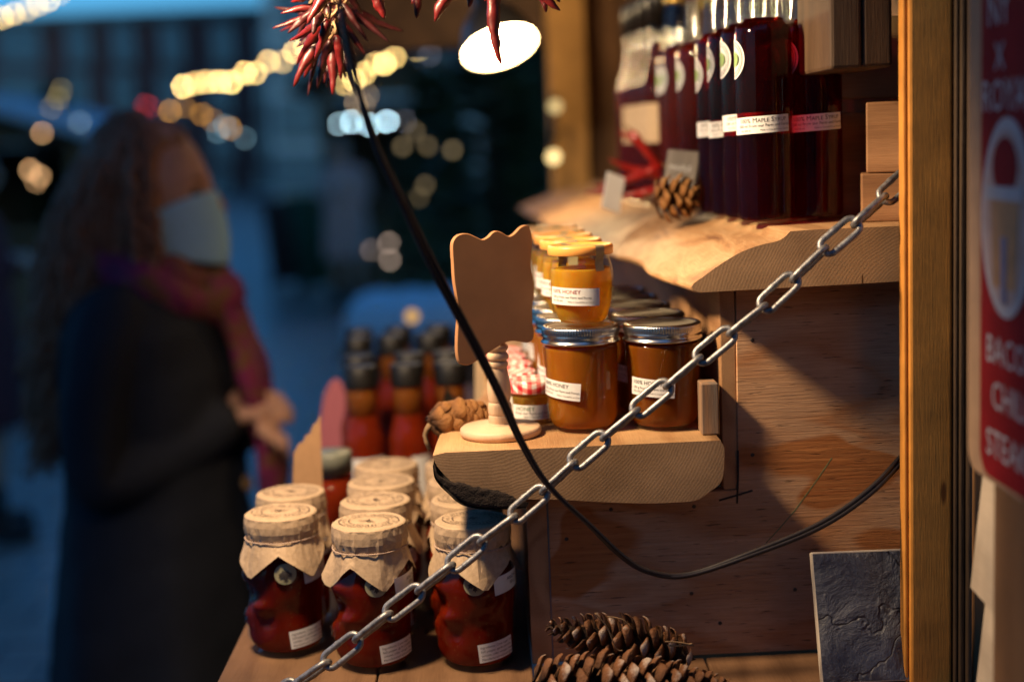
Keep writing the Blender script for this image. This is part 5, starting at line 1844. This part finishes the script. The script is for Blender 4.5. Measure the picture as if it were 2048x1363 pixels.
for r, py in enumerate((88, 186, 284, 382)):
    for px in (-70, 18, 62, 160, 250, 342, 445, 535):
        wins.append((px+rnd.uniform(-3, 3), py+8*(px/600.)*0, .95, 1.75))
building('long dark brick building with rows of bluish windows behind the woman', -260, 600, 60, at(300, 36, 60).z, wins, wall_dark)
wins = [(px, py, .7, 1.25) for py in (20, 130, 240, 345) for px in (575, 615, 660, 705, 790, 880)]
building('pale grey building right of the brick one behind the cable', 545, 960, 45, 12.5, wins, wall_pale)
building('tall dark block far right behind the evergreen', 900, 1500, 52, 14, [(px, py, 1, 1.6) for py in (60, 200) for px in (950, 1040)], wall_dark)

building('dark brick facade standing behind the viewpoint, facing the stall', -4000, 7000, -7, 9.0, [], wall_dark, -6) if False else None
bb = thing('building', 'unseen dark brick facade added behind the viewpoint to block sky light', 'building', (4, -6, 0), group='buildings behind the square')  # unseen facade, added to cut sky light and reflections from behind
box(22, 4, 4.4, .05, (0, -2, 2.2)).build('wall', wall_dark, bb)
for i in range(9):
    for j in range(2):
        fr = box(1.1, .16, 1.3, .02).build('window', frame_m, bb, (-9+2.2*i, .03, 1.2+2.0*j))
        box(.9, .03, 1.1, .005, (0, .085, 0)).build('pane', glass_m, fr)

def hut(label, x0, x1, Y, eave, ridge, roofm, wallm, depth=2.2):
    a, b = at(x0, 400, Y), at(x1, 400, Y)
    w = b.x-a.x
    t = thing('market_hut', label, 'market hut', ((a.x+b.x)/2, Y, 0), group='market huts across the square')
    box(w, .06, .95, .005, (0, 0, .475)).build('front_wall', wallm, t)
    box(w, .06, eave, .005, (0, depth, eave/2)).build('rear_wall', wallm, t)
    for s in (-1, 1):
        box(.06, depth, eave, .005, (s*(w/2-.03), depth/2+.03, eave/2)).build('side_wall', wallm, t)
        box(.10, .10, eave, .005, (s*(w/2-.06), -.081, eave/2)).build('post', wallm, t)
    box(w+.2, .45, .05, .005, (0, -.12, .98)).build('counter', wallm, t)
    for s in (-1, 1):
        dx = w/2+.25
        ln = math.hypot(dx, ridge-eave)
        o = box(ln, depth+.9, .07, .01).build('roof', roofm, t, (s*dx/2, depth/2-.2, (eave+ridge)/2+.05))
        o.rotation_euler = (0, s*math.atan2(ridge-eave, dx), 0)
    tri = [(-w/2, eave), (w/2, eave), (0, ridge-.03)]
    prism(tri, -.02, .03).build('gable', wallm, t)
    return t
pale_roof = plain('frosted_roof', (.40, .45, .52), .6, .25, 2, .2)
hut('dark wooden hut with a pale frosted roof at the far left', -260, 175, 12.5, 1.75, 2.12, pale_roof, M['dark_wood'])
hut('brown wooden hut with cold white lamps under its eave beyond the cable', 648, 930, 16, 2.15, 2.9, M['roof_wood'], M['dark_wood'])
hut('dark hut at the far right behind the evergreen', 985, 1450, 11, 2.1, 2.9, pale_roof, M['dark_wood'])

# wheelie bins
def bin_(label, px, Y, mat, h=.98):
    p = at(px, 500, Y)
    t = thing('wheelie_bin', label, 'bin', (p.x, Y, 0), group='wheelie bins across the square')
    v, f = rings_mesh([(.10, 0, 0, .20, .22), (h*.9, 0, 0, .27, .30), (h*.93, 0, 0, .29, .32)], 24)
    MB().add(v, f).build('tub', mat, t)
    o = box(.58, .66, .06, .02).build('lid', mat, t, (0, 0, h*.96))
    o.rotation_euler = (R_(-5), 0, 0)
    for s in (-1, 1):
        w = lathe([(0, -.03), (.09, -.03), (.10, 0), (.09, .03), (0, .03)], 20).build('wheel', M['black_plastic'], t, (s*.22, .22, .10))
        w.rotation_euler = (0, PI/2, 0)
green = plain('bin_green', (.02, .10, .055), .5, .2, 8, .1)
bin_('green wheelie bin left of the person in beige', 632, 16, green, 1.1)
bin_('dark brown wheelie bin beside the green one', 575, 16.5, plain('bin_brown', (.10, .05, .045), .5, .2, 8, .1), 1.05)

# white cloth on a trestle table
tb = thing('trestle_table', 'folding table in the square under a pale cloth', 'table', (at(835, 560, 5.6).x, 5.6, 0))
box(.5, .6, .03, .005, (0, 0, .985)).build('table_top', M['dark_wood'], tb)
for sx in (-1, 1):
    for sy in (-1, 1):
        box(.04, .04, .97, .004, (sx*.22, sy*.26, .485)).build('leg', M['dark_wood'], tb)
cl = MB()
v, f = [], []
nx, ny = 40, 26
for j in range(ny+1):
    for i in range(nx+1):
        u, w = -.60+1.2*i/nx, -.36+.72*j/ny
        dx, dy = max(0, abs(u)-.505), max(0, abs(w)-.305)
        drop = (dx+dy)*3.2
        z = 1.004-drop+.006*sin(u*23+w*11)
        v.append((u if dx == 0 else math.copysign(.505+dx*.35+.015*sin(w*40), u), w if dy == 0 else math.copysign(.305+dy*.35+.015*sin(u*40), w), z))
f = [(j*(nx+1)+i, j*(nx+1)+i+1, (j+1)*(nx+1)+i+1, (j+1)*(nx+1)+i) for j in range(ny) for i in range(nx)]
v = [(x*.5, y, z) for x, y, z in v]
o = cl.add(v, f).build('tablecloth', plain('pale_cloth', (.78, .79, .82), .8, .1, 20, .2), None, tuple(tb.location))
so = o.modifiers.new('s', 'SOLIDIFY'); so.thickness = .004; so.offset = 1
tag(o, 'pale bluish white cloth draped over the folding table behind the sauce bottles', 'tablecloth')
# something dark standing on it: a crate
cr = thing('crate', 'dark slatted crate standing in front of the pale cloth', 'crate', (at(868, 610, 4.6).x, 4.6, 0))
for k in range(8):
    for s in (-1, 1):
        box(.55, .018, .095, .002, (0, s*.20, .06+.115*k)).build('slat', M['roof_wood'], cr)
for sx in (-1, 1):
    for sy in (-1, 1):
        box(.04, .04, .93, .002, (sx*.245, sy*.17, .466)).build('corner_post', M['roof_wood'], cr)
    box(.018, .30, .90, .002, (sx*.276, 0, .46)).build('end_panel', M['roof_wood'], cr)
box(.60, .44, .02, .002, (0, 0, .955)).build('lid', M['black_plastic'], cr)

# evergreens
needle = plain('fir_needles', (.13, .15, .05), .7, .4, 6, 0)
trunk_m = plain('fir_trunk', (.06, .04, .03), .9, .3, 20, .4)
def evergreen(label, x, Y, H, R, seed, n=70):
    t = thing('evergreen_tree', label, 'tree', (x, Y, 0), group='evergreen trees in the square')
    r = random.Random(seed)
    tube([(0, 0, 0), (.01, 0, H*.5), (0, .01, H*.98)], [.06, .04, .008], 8).build('trunk', trunk_m, t)
    c = MB()
    for i in range(n*2):
        q = (i+.5)/(n*2)
        z = H*(.10+.88*q)
        L = R*(1-q)**.85*r.uniform(.75, 1.15)+.05
        a = i*2.39996+r.uniform(-.3, .3)
        d = Vector((cos(a), sin(a), -.25+.55*q)).normalized()
        b = Vector((0, 0, z))
        tube([b, b+d*L*.5, b+d*L+Vector((0, 0, .04))], [.012, .007, .002], 4, c)
        m = int(16+L*34)
        s = d.cross(Vector((0, 0, 1))).normalized()
        for k in range(m):
            u = .15+.85*k/m
            p = b+d*L*u
            for sd in (-1, 1):
                l = (.16*(1-u*.55)+.03)*r.uniform(.7, 1.2)
                e = (s*sd*.8+d*.6+Vector((0, 0, r.uniform(-.35, .25)))).normalized()
                w = d.cross(e).cross(e).normalized()*.016
                tip = p+e*l
                c.add([p-w, p+w, tip], [(0, 1, 2)], 0, False)
    c.build('crown', needle, t)
    return t
evergreen('dark fir tree behind the turned sign stand, lit by a few fairy lights', at(985, 300, 6.4).x, 6.4, 2.3, .62, 3)
evergreen('dark fir tree right beside the back post of the stall', at(1085, 300, 7.2).x, 7.2, 2.2, .55, 4)
evergreen('small dark fir standing by the far left hut', at(118, 300, 14).x, 14, 2.35, .55, 6)
evergreen('dark fir partly hidden by the cable and cold lamps', at(870, 300, 8.5).x, 8.5, 2.05, .5, 8)

# ================================================================== LIGHT AND RENDER
w = bpy.data.worlds.new('World')
S.world = w
w.use_nodes = True
nt = w.node_tree
nt.nodes.clear()
sky = nt.nodes.new('ShaderNodeTexSky')
sky.sky_type = 'NISHITA'
sky.sun_disc = False
sky.sun_elevation = R_(10)
sky.sun_rotation = R_(150)
sky.altitude = 100
sky.ozone_density = 5.0
bg = nt.nodes.new('ShaderNodeBackground')
tn = mix(nt, 1.0, sky.outputs[0], (.44, .88, 1.10), 'MULTIPLY')
nt.links.new(tn, bg.inputs['Color'])
SKY = 0.15
bg.inputs['Strength'].default_value = SKY
o = nt.nodes.new('ShaderNodeOutputWorld')
nt.links.new(bg.outputs[0], o.inputs['Surface'])

S.render.engine = 'CYCLES'
c = S.cycles
c.use_denoising = True
c.denoiser = 'OPENIMAGEDENOISE'
c.max_bounces = 14
c.diffuse_bounces = 4
c.glossy_bounces = 5
c.transmission_bounces = 10
c.transparent_max_bounces = 20
c.caustics_refractive = False
c.caustics_reflective = False
c.sample_clamp_indirect = 6
c.use_adaptive_sampling = True
c.adaptive_threshold = .015
S.view_settings.view_transform = 'Standard'
S.view_settings.look = 'None'
S.view_settings.exposure = 0
S.view_settings.gamma = 1
